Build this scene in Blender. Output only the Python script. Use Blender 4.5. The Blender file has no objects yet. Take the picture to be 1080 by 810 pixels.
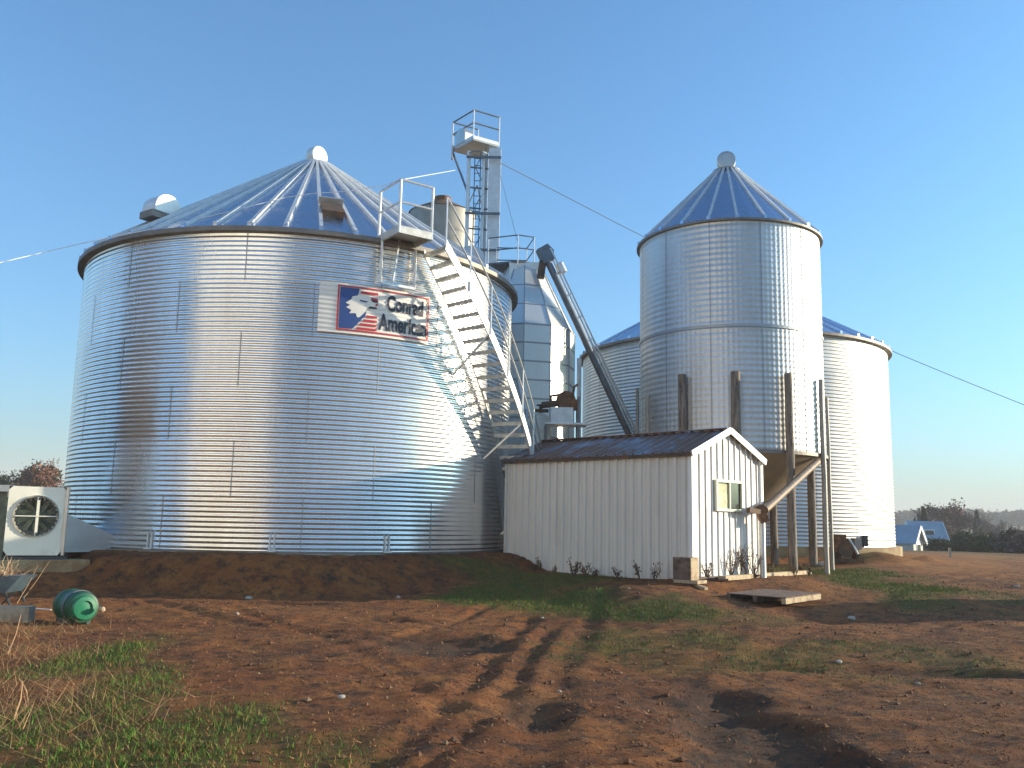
import bpy, bmesh, math, random
import numpy as np
from mathutils import Vector, Matrix
random.seed(7); rng = np.random.default_rng(7)
PI = math.pi; rad = math.radians
scene = bpy.context.scene; COL = scene.collection

# ------------------------------------------------------------------ camera numbers
F, PITCH, ROLL, EZ = 947.0, rad(8.709), rad(1.175), .712
_fw = Vector((0, math.cos(PITCH), math.sin(PITCH))); _r0 = Vector((1, 0, 0)); _u0 = _r0.cross(_fw)
_r = math.cos(ROLL)*_r0+math.sin(ROLL)*_u0; _u = math.cos(ROLL)*_u0-math.sin(ROLL)*_r0
EYE = Vector((0, 0, EZ))
def ray(px, py): return (_fw*F+_r*(px-540)-_u*(py-405)).normalized()
def at(px, py, Y): d = ray(px, py); return EYE+d*(Y/d.y)          # world point on the ray at depth Y (used to read real positions)
def atz(px, py, z): d = ray(px, py); return EYE+d*((z-EZ)/d.z)

# ------------------------------------------------------------------ mesh builder
class MB:
    def __init__(s): s.v = []; s.f = []; s.m = []
    def add(s, vs, fs, mi=0):
        b = len(s.v); s.v += [tuple(v) for v in vs]; s.f += [tuple(b+i for i in f) for f in fs]; s.m += [mi]*len(fs); return s
    def box(s, c, size, M=None, mi=0):
        hx, hy, hz = size[0]/2, size[1]/2, size[2]/2; c = Vector(c)
        vs = [Vector((x*hx, y*hy, z*hz)) for x in (-1, 1) for y in (-1, 1) for z in (-1, 1)]
        if M is not None: vs = [M @ v for v in vs]
        return s.add([c+v for v in vs], [(0,1,3,2),(4,6,7,5),(0,4,5,1),(2,3,7,6),(0,2,6,4),(1,5,7,3)], mi)
    def beam(s, a, b, w, h, up=(0, 0, 1), mi=0):
        a = Vector(a); b = Vector(b); d = (b-a); L = d.length; d.normalize(); up = Vector(up)
        x = d.cross(up)
        if x.length < 1e-4: x = d.cross(Vector((1, 0, 0)))
        x.normalize(); u = x.cross(d)
        M = Matrix((x, d, u)).transposed()
        return s.box((a+b)/2, (w, L, h), M, mi)
    def tube(s, pts, r, seg=8, mi=0, caps=True):
        pts = [Vector(p) for p in pts]; n = len(pts); rs = r if isinstance(r, (list, tuple)) else [r]*n
        vs = []; fs = []; prev = None
        for i, p in enumerate(pts):
            d = (pts[min(i+1, n-1)]-pts[max(i-1, 0)]).normalized()
            if prev is None:
                x = d.cross(Vector((0, 0, 1)))
                if x.length < 1e-3: x = d.cross(Vector((1, 0, 0)))
            else: x = prev-d*prev.dot(d)
            x.normalize(); prev = x; y = d.cross(x)
            for k in range(seg):
                a = 2*PI*k/seg; vs.append(p+(x*math.cos(a)+y*math.sin(a))*rs[i])
        for i in range(n-1):
            for k in range(seg):
                k2 = (k+1) % seg; fs.append((i*seg+k, i*seg+k2, (i+1)*seg+k2, (i+1)*seg+k))
        if caps: fs.append(tuple(range(seg-1, -1, -1))); fs.append(tuple((n-1)*seg+k for k in range(seg)))
        return s.add(vs, fs, mi)
    def lathe(s, c, prof, seg=24, ax=(0, 0, 1), mi=0, caps=True):
        c = Vector(c); ax = Vector(ax).normalized(); x = ax.cross(Vector((0, 0, 1)))
        if x.length < 1e-3: x = Vector((1, 0, 0))
        x.normalize(); y = ax.cross(x); vs = []; fs = []; n = len(prof)
        for r, h in prof:
            for k in range(seg):
                a = 2*PI*k/seg; vs.append(c+ax*h+(x*math.cos(a)+y*math.sin(a))*r)
        for i in range(n-1):
            for k in range(seg):
                k2 = (k+1) % seg; fs.append((i*seg+k, i*seg+k2, (i+1)*seg+k2, (i+1)*seg+k))
        if caps: fs.append(tuple(range(seg-1, -1, -1))); fs.append(tuple((n-1)*seg+k for k in range(seg)))
        return s.add(vs, fs, mi)
    def prism(s, poly, o, x, y, t, mi=0):
        """polygon (2D) in plane o + x,y extruded by vector t"""
        o = Vector(o); x = Vector(x); y = Vector(y); t = Vector(t); n = len(poly)
        a = [o+x*p[0]+y*p[1] for p in poly]; vs = a+[p+t for p in a]
        fs = [tuple(range(n-1, -1, -1)), tuple(range(n, 2*n))]+[(i, (i+1) % n, n+(i+1) % n, n+i) for i in range(n)]
        return s.add(vs, fs, mi)
    def build(s, name, mats, parent=None, org=(0, 0, 0), smooth=False, fixn=True):
        me = bpy.data.meshes.new(name); o3 = Vector(org)
        me.from_pydata([(v[0]-o3.x, v[1]-o3.y, v[2]-o3.z) for v in s.v], [], s.f)
        if not isinstance(mats, (list, tuple)): mats = [mats]
        for m in mats: me.materials.append(m)
        me.polygons.foreach_set('material_index', s.m)
        if fixn:
            bm = bmesh.new(); bm.from_mesh(me); bmesh.ops.recalc_face_normals(bm, faces=bm.faces); bm.to_mesh(me); bm.free()
        if smooth:
            me.polygons.foreach_set('use_smooth', [True]*len(me.polygons))
            if smooth != 'all':
                try: me.set_sharp_from_angle(angle=rad(38))
                except Exception: pass
        me.update()
        o = bpy.data.objects.new(name, me); COL.objects.link(o)
        if parent is not None: o.parent = parent
        return o

class Thing:
    """an Empty at the thing's base; parts are given in world coordinates"""
    def __init__(s, name, label, cat, loc, group=None):
        s.loc = Vector(loc); s.e = bpy.data.objects.new(name, None); COL.objects.link(s.e); s.e.location = s.loc
        s.e.empty_display_size = .3; s.e['label'] = label; s.e['category'] = cat
        if group: s.e['group'] = group
    def part(s, name, mb, mat, parent=None, smooth=False, label=None):
        o = mb.build(name, mat, parent or s.e, s.loc, smooth)
        if label: o['label'] = label
        return o
def single(name, mb, mat, label, cat, loc, group=None, smooth=False, kind=None):
    o = mb.build(name, mat, None, loc, smooth); o.location = Vector(loc); o['label'] = label; o['category'] = cat
    if group: o['group'] = group
    if kind: o['kind'] = kind
    return o

# ------------------------------------------------------------------ numpy noise
def _h(i, j, s):
    n = (i*374761393+j*668265263+s*1442695041) & 0xffffffff
    n = ((n ^ (n >> 13))*1274126177) & 0xffffffff
    return ((n ^ (n >> 16)) & 0xffffff)/float(0xffffff)
def vnoise(x, y, s=0):
    xi = np.floor(x).astype(np.int64); yi = np.floor(y).astype(np.int64); fx = x-xi; fy = y-yi
    fx = fx*fx*(3-2*fx); fy = fy*fy*(3-2*fy)
    a = _h(xi, yi, s); b = _h(xi+1, yi, s); c = _h(xi, yi+1, s); d = _h(xi+1, yi+1, s)
    return (a*(1-fx)+b*fx)*(1-fy)+(c*(1-fx)+d*fx)*fy-.5
def fbm(x, y, o=4, s=0):
    t = 0; a = 1; 
    for k in range(o): t = t+a*vnoise(x*2**k+17.3*k, y*2**k+9.1*k, s+k); a *= .5
    return t
def sstep(a, b, x): t = np.clip((x-a)/(b-a), 0, 1); return t*t*(3-2*t)

# ------------------------------------------------------------------ materials
def mat(name, col, rough=.8, metal=0, bump=0, bscale=20, var=0, vscale=3, spec=.5, dirt=None, dscale=2, damt=.5, stretch=(1, 1, 1)):
    m = bpy.data.materials.new(name); m.use_nodes = True; nt = m.node_tree; b = nt.nodes['Principled BSDF']
    b.inputs['Base Color'].default_value = (*col, 1); b.inputs['Roughness'].default_value = rough
    b.inputs['Metallic'].default_value = metal; b.inputs['Specular IOR Level'].default_value = spec
    N = nt.nodes.new; L = nt.links.new
    tc = N('ShaderNodeTexCoord'); mp = N('ShaderNodeMapping'); L(tc.outputs['Object'], mp.inputs['Vector']); mp.inputs['Scale'].default_value = stretch
    last = None
    if var or dirt:
        n = N('ShaderNodeTexNoise'); n.inputs['Scale'].default_value = vscale; n.inputs['Detail'].default_value = 6; L(mp.outputs[0], n.inputs['Vector'])
        r = N('ShaderNodeMapRange'); r.inputs[1].default_value = .3; r.inputs[2].default_value = .7; r.inputs[3].default_value = 1-var; r.inputs[4].default_value = 1+var
        L(n.outputs['Fac'], r.inputs[0])
        mx = N('ShaderNodeMix'); mx.data_type = 'RGBA'; mx.blend_type = 'MULTIPLY'; mx.inputs['Factor'].default_value = 1
        mx.inputs['A'].default_value = (*col, 1); L(r.outputs[0], mx.inputs['B']); last = mx.outputs['Result']
    if dirt:
        n = N('ShaderNodeTexNoise'); n.inputs['Scale'].default_value = dscale; n.inputs['Detail'].default_value = 8; n.inputs['Roughness'].default_value = .65; L(mp.outputs[0], n.inputs['Vector'])
        r = N('ShaderNodeMapRange'); r.inputs[1].default_value = .62-.3*damt; r.inputs[2].default_value = .75-.25*damt; L(n.outputs['Fac'], r.inputs[0])
        mx = N('ShaderNodeMix'); mx.data_type = 'RGBA'; L(r.outputs[0], mx.inputs['Factor']); L(last, mx.inputs['A']); mx.inputs['B'].default_value = (*dirt, 1)
        last = mx.outputs['Result']
    if last is not None: L(last, b.inputs['Base Color'])
    if bump:
        n = N('ShaderNodeTexNoise'); n.inputs['Scale'].default_value = bscale; n.inputs['Detail'].default_value = 5; L(mp.outputs[0], n.inputs['Vector'])
        bp = N('ShaderNodeBump'); bp.inputs['Strength'].default_value = bump; bp.inputs['Distance'].default_value = .02; L(n.outputs['Fac'], bp.inputs['Height']); L(bp.outputs[0], b.inputs['Normal'])
    return m
def galv(name, col=(.62, .64, .66), rough=.36, metal=.92, tint=(.5, .47, .42), amt=.25, streak=(.5, .5, .06)):
    """galvanised sheet: sheet-to-sheet difference, zinc spangle, faint vertical streaks"""
    m = bpy.data.materials.new(name); m.use_nodes = True; nt = m.node_tree; b = nt.nodes['Principled BSDF']; N = nt.nodes.new; L = nt.links.new
    b.inputs['Metallic'].default_value = metal
    tc = N('ShaderNodeTexCoord'); at_ = N('ShaderNodeAttribute'); at_.attribute_name = 'sheet'
    mp = N('ShaderNodeMapping'); mp.inputs['Scale'].default_value = streak; L(tc.outputs['Object'], mp.inputs['Vector'])
    n1 = N('ShaderNodeTexNoise'); n1.inputs['Scale'].default_value = 3; n1.inputs['Detail'].default_value = 7; n1.inputs['Roughness'].default_value = .6; L(mp.outputs[0], n1.inputs['Vector'])
    vo = N('ShaderNodeTexVoronoi'); vo.inputs['Scale'].default_value = 28; L(tc.outputs['Object'], vo.inputs['Vector'])
    a = N('ShaderNodeMapRange'); a.inputs[1].default_value = .4; a.inputs[2].default_value = .72; a.inputs[3].default_value = 0; a.inputs[4].default_value = amt*2; L(n1.outputs['Fac'], a.inputs[0])
    mx = N('ShaderNodeMix'); mx.data_type = 'RGBA'; mx.inputs['A'].default_value = (*col, 1); mx.inputs['B'].default_value = (*tint, 1); L(a.outputs[0], mx.inputs['Factor'])
    s1 = N('ShaderNodeMath'); s1.operation = 'MULTIPLY_ADD'; L(at_.outputs['Fac'], s1.inputs[0]); s1.inputs[1].default_value = .16; s1.inputs[2].default_value = .92
    s2 = N('ShaderNodeMath'); s2.operation = 'MULTIPLY_ADD'; L(vo.outputs['Color'], s2.inputs[0]); s2.inputs[1].default_value = .08; L(s1.outputs[0], s2.inputs[2])
    mu = N('ShaderNodeMix'); mu.data_type = 'RGBA'; mu.blend_type = 'MULTIPLY'; mu.inputs['Factor'].default_value = 1; L(mx.outputs['Result'], mu.inputs['A']); L(s2.outputs[0], mu.inputs['B'])
    L(mu.outputs['Result'], b.inputs['Base Color'])
    r1 = N('ShaderNodeMath'); r1.operation = 'MULTIPLY_ADD'; L(n1.outputs['Fac'], r1.inputs[0]); r1.inputs[1].default_value = .16; r1.inputs[2].default_value = rough-.08
    r2 = N('ShaderNodeMath'); r2.operation = 'MULTIPLY_ADD'; L(at_.outputs['Fac'], r2.inputs[0]); r2.inputs[1].default_value = .07; L(r1.outputs[0], r2.inputs[2])
    L(r2.outputs[0], b.inputs['Roughness'])
    n2 = N('ShaderNodeTexNoise'); n2.inputs['Scale'].default_value = 1.3; n2.inputs['Detail'].default_value = 3; L(tc.outputs['Object'], n2.inputs['Vector'])
    bp = N('ShaderNodeBump'); bp.inputs['Strength'].default_value = .35; bp.inputs['Distance'].default_value = .03; L(n2.outputs['Fac'], bp.inputs['Height']); L(bp.outputs[0], b.inputs['Normal'])
    return m
M = {}
M['galv_new'] = galv('galvanised_sheet_new', (.74, .75, .76), .20, .84)
M['galv_old'] = galv('galvanised_sheet_weathered', (.60, .61, .61), .44, .85, (.45, .42, .37), .3)
M['roof_metal'] = galv('sky_blue_roof_sheet', (.44, .53, .67), .26, .95, (.45, .45, .45), .1)  # blue of the reflected sky is mixed into the base colour
M['tank_metal'] = galv('smooth_tank_sheet', (.84, .85, .81), .42, .45, (.70, .69, .60), .2)
M['dull_tank'] = mat('dull_tank_metal', (.36, .34, .30), .6, .3, var=.15, vscale=2)
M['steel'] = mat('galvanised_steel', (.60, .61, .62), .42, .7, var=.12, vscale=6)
M['steel_lit'] = mat('sunlit_steel', (.68, .69, .69), .5, .4, var=.1, vscale=6)  # lighter copy of steel: sunlight on ribs, rails and casings is in the colour
M['stair_steel'] = mat('dull_stair_steel', (.46, .46, .44), .5, .55, var=.2, vscale=8)
M['steel_dark'] = mat('dark_steel', (.15, .165, .18), .5, .6, var=.25, vscale=5)
M['seam'] = mat('lap_seam', (.40, .41, .42), .5, .7)
M['rim'] = mat('weathered_rim_metal', (.22, .20, .18), .6, .5, var=.2, vscale=4)
M['rust'] = mat('rusty_steel', (.17, .085, .045), .85, .1, bump=.4, var=.35, vscale=6, dirt=(.30, .14, .06), dscale=5)
M['rust_dark'] = mat('brown_sooty_metal', (.10, .075, .06), .8, .2, var=.3, vscale=5, dirt=(.20, .10, .05), dscale=4)
M['wood_post'] = mat('weathered_post', (.23, .185, .15), .9, 0, bump=.6, bscale=14, var=.35, vscale=5, dirt=(.09, .07, .055), dscale=6, stretch=(3, 3, .4))
M['wood_pale'] = mat('pale_timber', (.48, .37, .24), .85, 0, bump=.3, bscale=20, var=.25, vscale=5, dirt=(.25, .17, .1), dscale=5, stretch=(1, 1, 1))
M['wood_grey'] = mat('grey_timber', (.17, .12, .095), .9, 0, bump=.5, bscale=18, var=.35, vscale=6, dirt=(.09, .06, .05), dscale=5)
M['pallet_wood'] = mat('pallet_boards', (.16, .10, .075), .9, 0, bump=.5, bscale=18, var=.35, vscale=6)
M['shed_white'] = mat('white_siding', (.72, .70, .67), .45, .0, bump=.06, bscale=3, var=.05, vscale=2, dirt=(.50, .44, .38), dscale=1.2, damt=.35, stretch=(2.5, 2.5, .5))
M['shed_long'] = mat('chalky_siding', (.76, .71, .64), .5, .0, bump=.06, bscale=3, var=.04, vscale=2, dirt=(.66, .60, .52), dscale=1.0, damt=.15, stretch=(3, 3, .4))
M['trim'] = mat('white_trim', (.82, .82, .80), .45, 0, var=.04)
M['shed_roof'] = mat('shed_roof_sheet', (.24, .31, .42), .5, .3, bump=.1, bscale=6, var=.3, vscale=2, dirt=(.17, .09, .065), dscale=.8, damt=1.0, stretch=(1.2, 1.2, 1.2))  # blue base carries the reflected sky; brown patches are rust
M['frame_yellow'] = mat('cream_window_frame', (.72, .70, .50), .5)
M['glass'] = mat('window_glass', (.05, .06, .05), .08, 0, spec=.8)
M['curtain'] = mat('dusty_curtain', (.62, .58, .36), .8, var=.35, vscale=6)
M['fan_white'] = mat('off_white_fan_paint', (.82, .81, .71), .5, 0, var=.05, vscale=2, dirt=(.66, .62, .5), dscale=1.6, damt=.2)
M['spout_brown'] = mat('spout_brown', (.17, .125, .09), .6, .3, var=.25, vscale=5)
M['auger_steel'] = mat('auger_steel', (.15, .17, .20), .45, .6, var=.2, vscale=5)
M['cone_metal'] = mat('dull_cone_metal', (.31, .25, .19), .6, .35, var=.15, vscale=2)
M['duct'] = mat('duct_sheet', (.50, .51, .52), .4, .6, var=.12, vscale=2)
M['guard'] = mat('dark_guard', (.06, .065, .07), .5, .3)
M['fan_inner'] = mat('fan_cavity', (.16, .19, .15), .7, .2, var=.3, vscale=6)
M['green'] = mat('green_paint', (.008, .080, .045), .5, 0, var=.25, vscale=4, dirt=(.05, .09, .05), dscale=4, damt=.3)
M['green_light'] = mat('green_plastic', (.012, .17, .085), .45, 0, var=.12, vscale=4)
M['concrete'] = mat('concrete', (.36, .33, .27), .95, 0, bump=.5, bscale=12, var=.2, vscale=3, dirt=(.22, .16, .11), dscale=2)
M['found'] = mat('dusty_foundation', (.34, .28, .16), .95, 0, bump=.4, bscale=8, var=.2, vscale=2, dirt=(.24, .15, .08), dscale=1.5)
M['cable'] = mat('cable_dark', (.10, .11, .12), .6)
M['cord'] = mat('pale_cord', (.75, .75, .75), .6)
M['s_white'] = mat('sign_white', (.80, .78, .74), .5); M['s_red'] = mat('sign_red', (.52, .025, .035), .5)
M['s_blue'] = mat('sign_blue', (.025, .07, .26), .5); M['s_ink'] = mat('sign_ink', (.015, .022, .05), .5)
M['blue_metal'] = mat('blue_painted_metal', (.07, .12, .16), .5, .2, var=.3, vscale=5)
M['straw'] = mat('straw', (.50, .32, .17), .9); M['stalk'] = mat('dead_stalk', (.13, .08, .05), .9, var=.3, vscale=8)
M['rock'] = mat('stone', (.30, .24, .20), .95, 0, bump=.5, bscale=9, var=.3, vscale=5)
M['white_junk'] = mat('white_debris', (.36, .33, .29), .7, var=.1)
M['bark'] = mat('bark', (.12, .095, .08), .95, 0, var=.3, vscale=4)
M['house_wall'] = mat('house_siding', (.55, .53, .5), .7, var=.1, dirt=(.4, .38, .34), dscale=.5)
M['house_dark'] = mat('brown_siding', (.10, .06, .045), .8, var=.2)
M['house_roof'] = mat('blue_grey_roofing', (.30, .38, .45), .55, .2, var=.12, vscale=1)
M['unseen_barn_dark'] = mat('unseen_barn_boards', (.030, .024, .020), .9, 0, var=.2)  # near black so the added barn mirrors as a dark band
M['unseen_barn_pale'] = mat('unseen_barn_siding', (.80, .74, .64), .6, var=.05)  # pale so the added barn mirrors as a bright band
M['unseen_barn_roof'] = mat('unseen_barn_roofing', (.16, .15, .15), .7)

# ------------------------------------------------------------------ ground
LB = Vector((-5.552, 23.707, 0)); LR = 5.504; LH = 6.7
HB = Vector((6.185, 25.18, 0)); HR = 2.52; H0, H1 = 2.55, 8.73
BB = Vector((8.43, 34.34, 0)); BR = 5.67; BZ, BH = .124, 6.94
SC = Vector((3.59, 17.95, -.31)); SA = Vector((math.cos(rad(-44.9)), math.sin(rad(-44.9)), 0)); SB = Vector((-SA.y, SA.x, 0))
SL, SW, SH, SRH = 5.17, 2.70, 2.47, 2.98
CP = np.array([(-14,4,-.9),(-6,4,-.9),(0,3,-.9),(6,4,-.9),(14,4,-.9),(-6,9,-.89),(0,9,-.88),(5,9,-.88),(12,9,-.85),(-12,12,-.85),(-6.5,13,-.85),(0,13.5,-.82),(5,14.5,-.72),(11,14,-.72),
  (-4,16,-.76),(-8,16,-.74),(-14,17,-.7),(0,16,-.75),(3.0,17.6,-.42),(3.6,18,-.32),(5.4,19.8,-.36),(0,21.7,-.25),(1.2,19.8,-.38),(7,21.5,-.42),(7.4,23,-.46),(6.2,25.2,-.42),(9,26.5,-.38),(10.8,29,-.24),(4,17,-.58),(5,16,-.66),
  (8,20,-.5),(12,22,-.46),(16,28,-.35),(13,31,-.2),(14,36,-.25),(20,36,-.3),(2,30,-.1),(-14,26,-.4),(-14,36,-.3),(0,44,-.2),(20,44,-.3),(-25,30,-.5),(28,22,-.5),(-24,10,-.9),(26,8,-.85)])
POTS = []   # hollows in the yard (x, y, rx, ry, depth)
def _pot(px, py, rx, ry, d): q = atz(px, py, -.82); POTS.append((q.x, q.y, rx, ry, d))
_pot(808, 775, .62, 2.3, .10); _pot(470, 678, .8, .75, .10); _pot(300, 640, 1.0, .28, .09); _pot(560, 742, .3, .8, .07); _pot(690, 735, .3, .5, .05); _pot(410, 655, .7, .3, .06); _pot(985, 705, 1.2, .3, .07); _pot(800, 700, .9, .25, .06)
RUTS = []
def _rut(pts, w, d):
    q = [atz(px, py, -.82) for px, py in pts]; RUTS.append(([(p.x, p.y) for p in q], w, d))
_rut([(560, 655), (500, 715), (440, 765), (370, 815)], .17, 0.030); _rut([(578, 664), (540, 712), (480, 770), (410, 830)], .17, 0.027)
_rut([(640, 640), (590, 700), (575, 760), (560, 830)], .2, 0.018)
_rut([(150, 638), (260, 660), (420, 672), (560, 668)], .16, 0.018); _rut([(330, 690), (430, 668), (540, 640)], .15, 0.018); _rut([(240, 645), (330, 668), (420, 700), (470, 740)], .15, 0.014)
_rut([(900, 690), (1000, 668), (1090, 655)], .2, 0.014); _rut([(60, 720), (220, 700), (380, 705), (520, 690)], .22, 0.014); _rut([(700, 812), (800, 690), (950, 640), (1090, 612)], .22, 0.014)
def segd(x, y, pts):
    best = np.full(np.shape(x), 1e9)
    for (x0, y0), (x1, y1) in zip(pts[:-1], pts[1:]):
        dx, dy = x1-x0, y1-y0; t = np.clip(((x-x0)*dx+(y-y0)*dy)/(dx*dx+dy*dy), 0, 1)
        best = np.minimum(best, np.hypot(x-x0-t*dx, y-y0-t*dy))
    return best
def ground_z(x, y, detail=True):
    x = np.asarray(x, float); y = np.asarray(y, float)
    num = 0; den = 0
    for cx, cy, cz in CP:
        w = 1/((x-cx)**2+(y-cy)**2+.35)**2; num = num+w*cz; den = den+w
    z = num/den
    d = np.hypot(x, y)
    # far land: falls gently, then rises to low hills
    z = z-2.6*sstep(45, 130, d)+8*sstep(190, 560, d)*(1+.35*vnoise(x/180, y/180, 5))+14*sstep(700, 1600, d)
    pr = np.hypot(x-LB.x, y-LB.y); ed = .35*fbm(x*.8, y*.8, 3, 11)
    k = 1-sstep(LR+.45+ed*.6, LR+1.75+ed, pr); z = z*(1-k)+k*np.maximum(z, -.02)
    k = 1-sstep(1.5+ed*.4, 2.5+ed*.4, np.hypot(x+9.2, y-18.4)); z = z*(1-k)+k*np.maximum(z, -.42)
    k = 1-sstep(BR+.35, BR+1.3, np.hypot(x-BB.x, y-BB.y)); z = z*(1-k)+k*(-.2)
    if detail:
        near = 1-sstep(40, 80, d)
        fl = 1-sstep(.0, .5, np.abs(k))*.0
        shed = np.clip(1-np.maximum(np.abs((x-SC.x)*SA.x+(y-SC.y)*SA.y+SL/2)-SL/2, np.abs((x-SC.x)*SB.x+(y-SC.y)*SB.y-SW/2)-SW/2)/.6, 0, 1)
        q = near*(1-.8*shed)
        z = z+q*(.05*fbm(x*.55, y*.55, 3, 1)+.022*fbm(x*1.9, y*1.9, 3, 2)+.022*fbm(x*6, y*6, 3, 3)+.010*fbm(x*15, y*15, 2, 4))
        for px, py, rx, ry, dd in POTS:
            e = np.hypot((x-px)/rx, (y-py)/ry)+.35*fbm(x*1.7, y*1.7, 3, 21); z = z-dd*(1-sstep(.6, 1.1, e))
        for pts, w, dd in RUTS:
            e = segd(x+.12*fbm(x, y, 2, 31), y+.12*fbm(x, y, 2, 32), pts); z = z-dd*(1-sstep(w*.4, w, e))+dd*.55*np.exp(-((e-w*1.45)/(w*.45))**2)
        m = np.exp(-(((x-11.4)/.9)**2+((y-28.0)/.5)**2)); z = z+.30*m
        m = np.exp(-(((x-13.2)/.4)**2+((y-29)/.3)**2)); z = z+.18*m
    return z
def gz(x, y): return float(ground_z(np.array([x]), np.array([y]))[0])
def gp(px, py):
    z = -.7; p = None
    for _ in range(12): p = atz(px, py, z); z = .5*z+.5*gz(p.x, p.y)
    p.z = gz(p.x, p.y); return p
# grass patches measured on the ground: (px, py, half width px, half height px, strength)
GR = [(520,633,60,9,1),(600,640,75,13,1),(690,650,60,12,.9),(560,628,90,6,.8),(650,672,70,14,.55),(730,672,55,12,.6),(840,690,70,10,.55),(790,655,40,8,.4),(900,618,45,14,1),(945,632,60,14,1),(985,645,40,8,.7),(880,604,30,8,.8),(830,615,40,8,.7),(1040,640,50,9,.5),(1000,690,90,10,.45),(900,700,60,8,.4),
      (105,680,50,20,.9),(150,705,45,15,.8),(60,740,80,35,.75),(150,770,110,35,.8),(240,750,80,28,.7),(60,800,90,30,.75),(330,770,60,22,.5),(260,735,40,12,.5),(380,765,40,12,.35),(900,680,60,8,.5),(700,690,60,10,.3),(760,612,60,8,.5)]
GW = []
for px, py, rx, ry, s in GR:
    c = atz(px, py, -.75); c2 = atz(px, py-ry, -.75); c3 = atz(px+rx, py, -.75); GW.append((c.x, c.y, abs(c3.x-c.x)+.05, min(abs(c2.y-c.y)*.8+.05, 2.4 if px > 800 or py > 700 else 1.3), s))
def grass_mask(x, y):
    g = np.zeros(np.shape(x)); n = fbm(np.asarray(x)*1.3, np.asarray(y)*1.3, 4, 41)
    for cx, cy, rx, ry, s in GW:
        e = np.hypot((x-cx)/rx, (y-cy)/ry); g = np.maximum(g, s*(1-sstep(.45, 1.35, e+n*.9)))
    return np.clip(g, 0, 1)
def axis(lo, hi, st, far, grow=1.17):
    a = list(np.arange(lo, hi, st)); s = st; p = a[-1]
    while p < far[1]: s *= grow; p += s; a.append(p)
    s = st; p = lo; b = []
    while p > far[0]: s *= grow; p -= s; b.append(p)
    return np.array(b[::-1]+a)
gx = axis(-11.5, 14, .085, (-2600, 2600)); gy = axis(4.2, 25, .085, (-600, 3200))
X, Y = np.meshgrid(gx, gy); Z = ground_z(X, Y)
nx, ny = len(gx), len(gy)
me = bpy.data.meshes.new('ground'); me.vertices.add(nx*ny); me.vertices.foreach_set('co', np.stack([X, Y, Z], -1).ravel())
ii = (np.arange(ny-1)[:, None]*nx+np.arange(nx-1)[None, :]).ravel(); quads = np.stack([ii, ii+1, ii+nx+1, ii+nx], -1)
me.loops.add(quads.size); me.polygons.add(len(quads)); me.loops.foreach_set('vertex_index', quads.ravel())
me.polygons.foreach_set('loop_start', np.arange(0, quads.size, 4)); me.polygons.foreach_set('use_smooth', [True]*len(quads))
me.update(); me.validate()
D = np.hypot(X, Y)
g = grass_mask(X, Y); far = sstep(34, 60, D+6*fbm(X*.1, Y*.1, 2, 9))
a_g = me.attributes.new('grass', 'FLOAT', 'POINT'); a_g.data.foreach_set('value', g.ravel())
a_f = me.attributes.new('field', 'FLOAT', 'POINT'); a_f.data.foreach_set('value', far.ravel())
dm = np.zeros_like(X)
for px, py, rx, ry, dd in POTS: dm = np.maximum(dm, min(1, dd*9)*(1-sstep(.7, 1.25, np.hypot((X-px)/rx, (Y-py)/ry)+.35*fbm(X*1.7, Y*1.7, 3, 21))))  # cast shade painted dark into the yard hollows
a_d = me.attributes.new('hollow_shade', 'FLOAT', 'POINT'); a_d.data.foreach_set('value', dm.ravel())
cl = np.zeros_like(X); cn = fbm(X*.9, Y*.9, 3, 61)  # sunlit soil: its orange brightness is painted on as patches
for px, py, rx, ry, s_ in ((965, 592, 120, 9, .9), (1000, 604, 90, 7, .6), (560, 634, 40, 3, .5), (870, 628, 40, 5, .5), (250, 633, 260, 3, .35), (520, 700, 70, 10, .3), (40, 640, 60, 8, .4)):
    c = atz(px, py, -.6); c2 = atz(px, py-ry, -.6); c3 = atz(px+rx, py, -.6)
    cl = np.maximum(cl, s_*(1-sstep(.3, 1.4, np.hypot((X-c.x)/(c3.x-c.x), (Y-c.y)/min(6, c2.y-c.y+.1))+cn)))
a_c = me.attributes.new('sunlit_soil', 'FLOAT', 'POINT'); a_c.data.foreach_set('value', cl.ravel())
m = bpy.data.materials.new('yard_earth'); m.use_nodes = True; nt = m.node_tree; N = nt.nodes.new; L = nt.links.new; b = nt.nodes['Principled BSDF']
tc = N('ShaderNodeTexCoord')
def nz(sc, det=6, ro=.6, vec=None):
    n = N('ShaderNodeTexNoise'); n.inputs['Scale'].default_value = sc; n.inputs['Detail'].default_value = det; n.inputs['Roughness'].default_value = ro; L(vec or tc.outputs['Object'], n.inputs['Vector']); return n.outputs['Fac']
def mr(src, a, b_, c=0, d=1):
    r = N('ShaderNodeMapRange'); r.inputs[1].default_value = a; r.inputs[2].default_value = b_; r.inputs[3].default_value = c; r.inputs[4].default_value = d; L(src, r.inputs[0]); return r.outputs[0]
def mixc(f, a, c):
    x = N('ShaderNodeMix'); x.data_type = 'RGBA'
    if isinstance(f, float): x.inputs['Factor'].default_value = f
    else: L(f, x.inputs['Factor'])
    for k, v in (('A', a), ('B', c)):
        if isinstance(v, tuple): x.inputs[k].default_value = (*v, 1)
        else: L(v, x.inputs[k])
    return x.outputs['Result']
def math_(op, a, c):
    x = N('ShaderNodeMath'); x.operation = op
    for k, v in ((0, a), (1, c)):
        if isinstance(v, (int, float)): x.inputs[k].default_value = v
        else: L(v, x.inputs[k])
    return x.outputs[0]
def attr(n): x = N('ShaderNodeAttribute'); x.attribute_name = n; return x.outputs['Fac']
c = mixc(mr(nz(.35, 5), .38, .62), (.27, .092, .030), (.165, .064, .028))
c = mixc(mr(nz(1.7, 8, .7), .45, .65), c, (.32, .135, .042))
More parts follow.
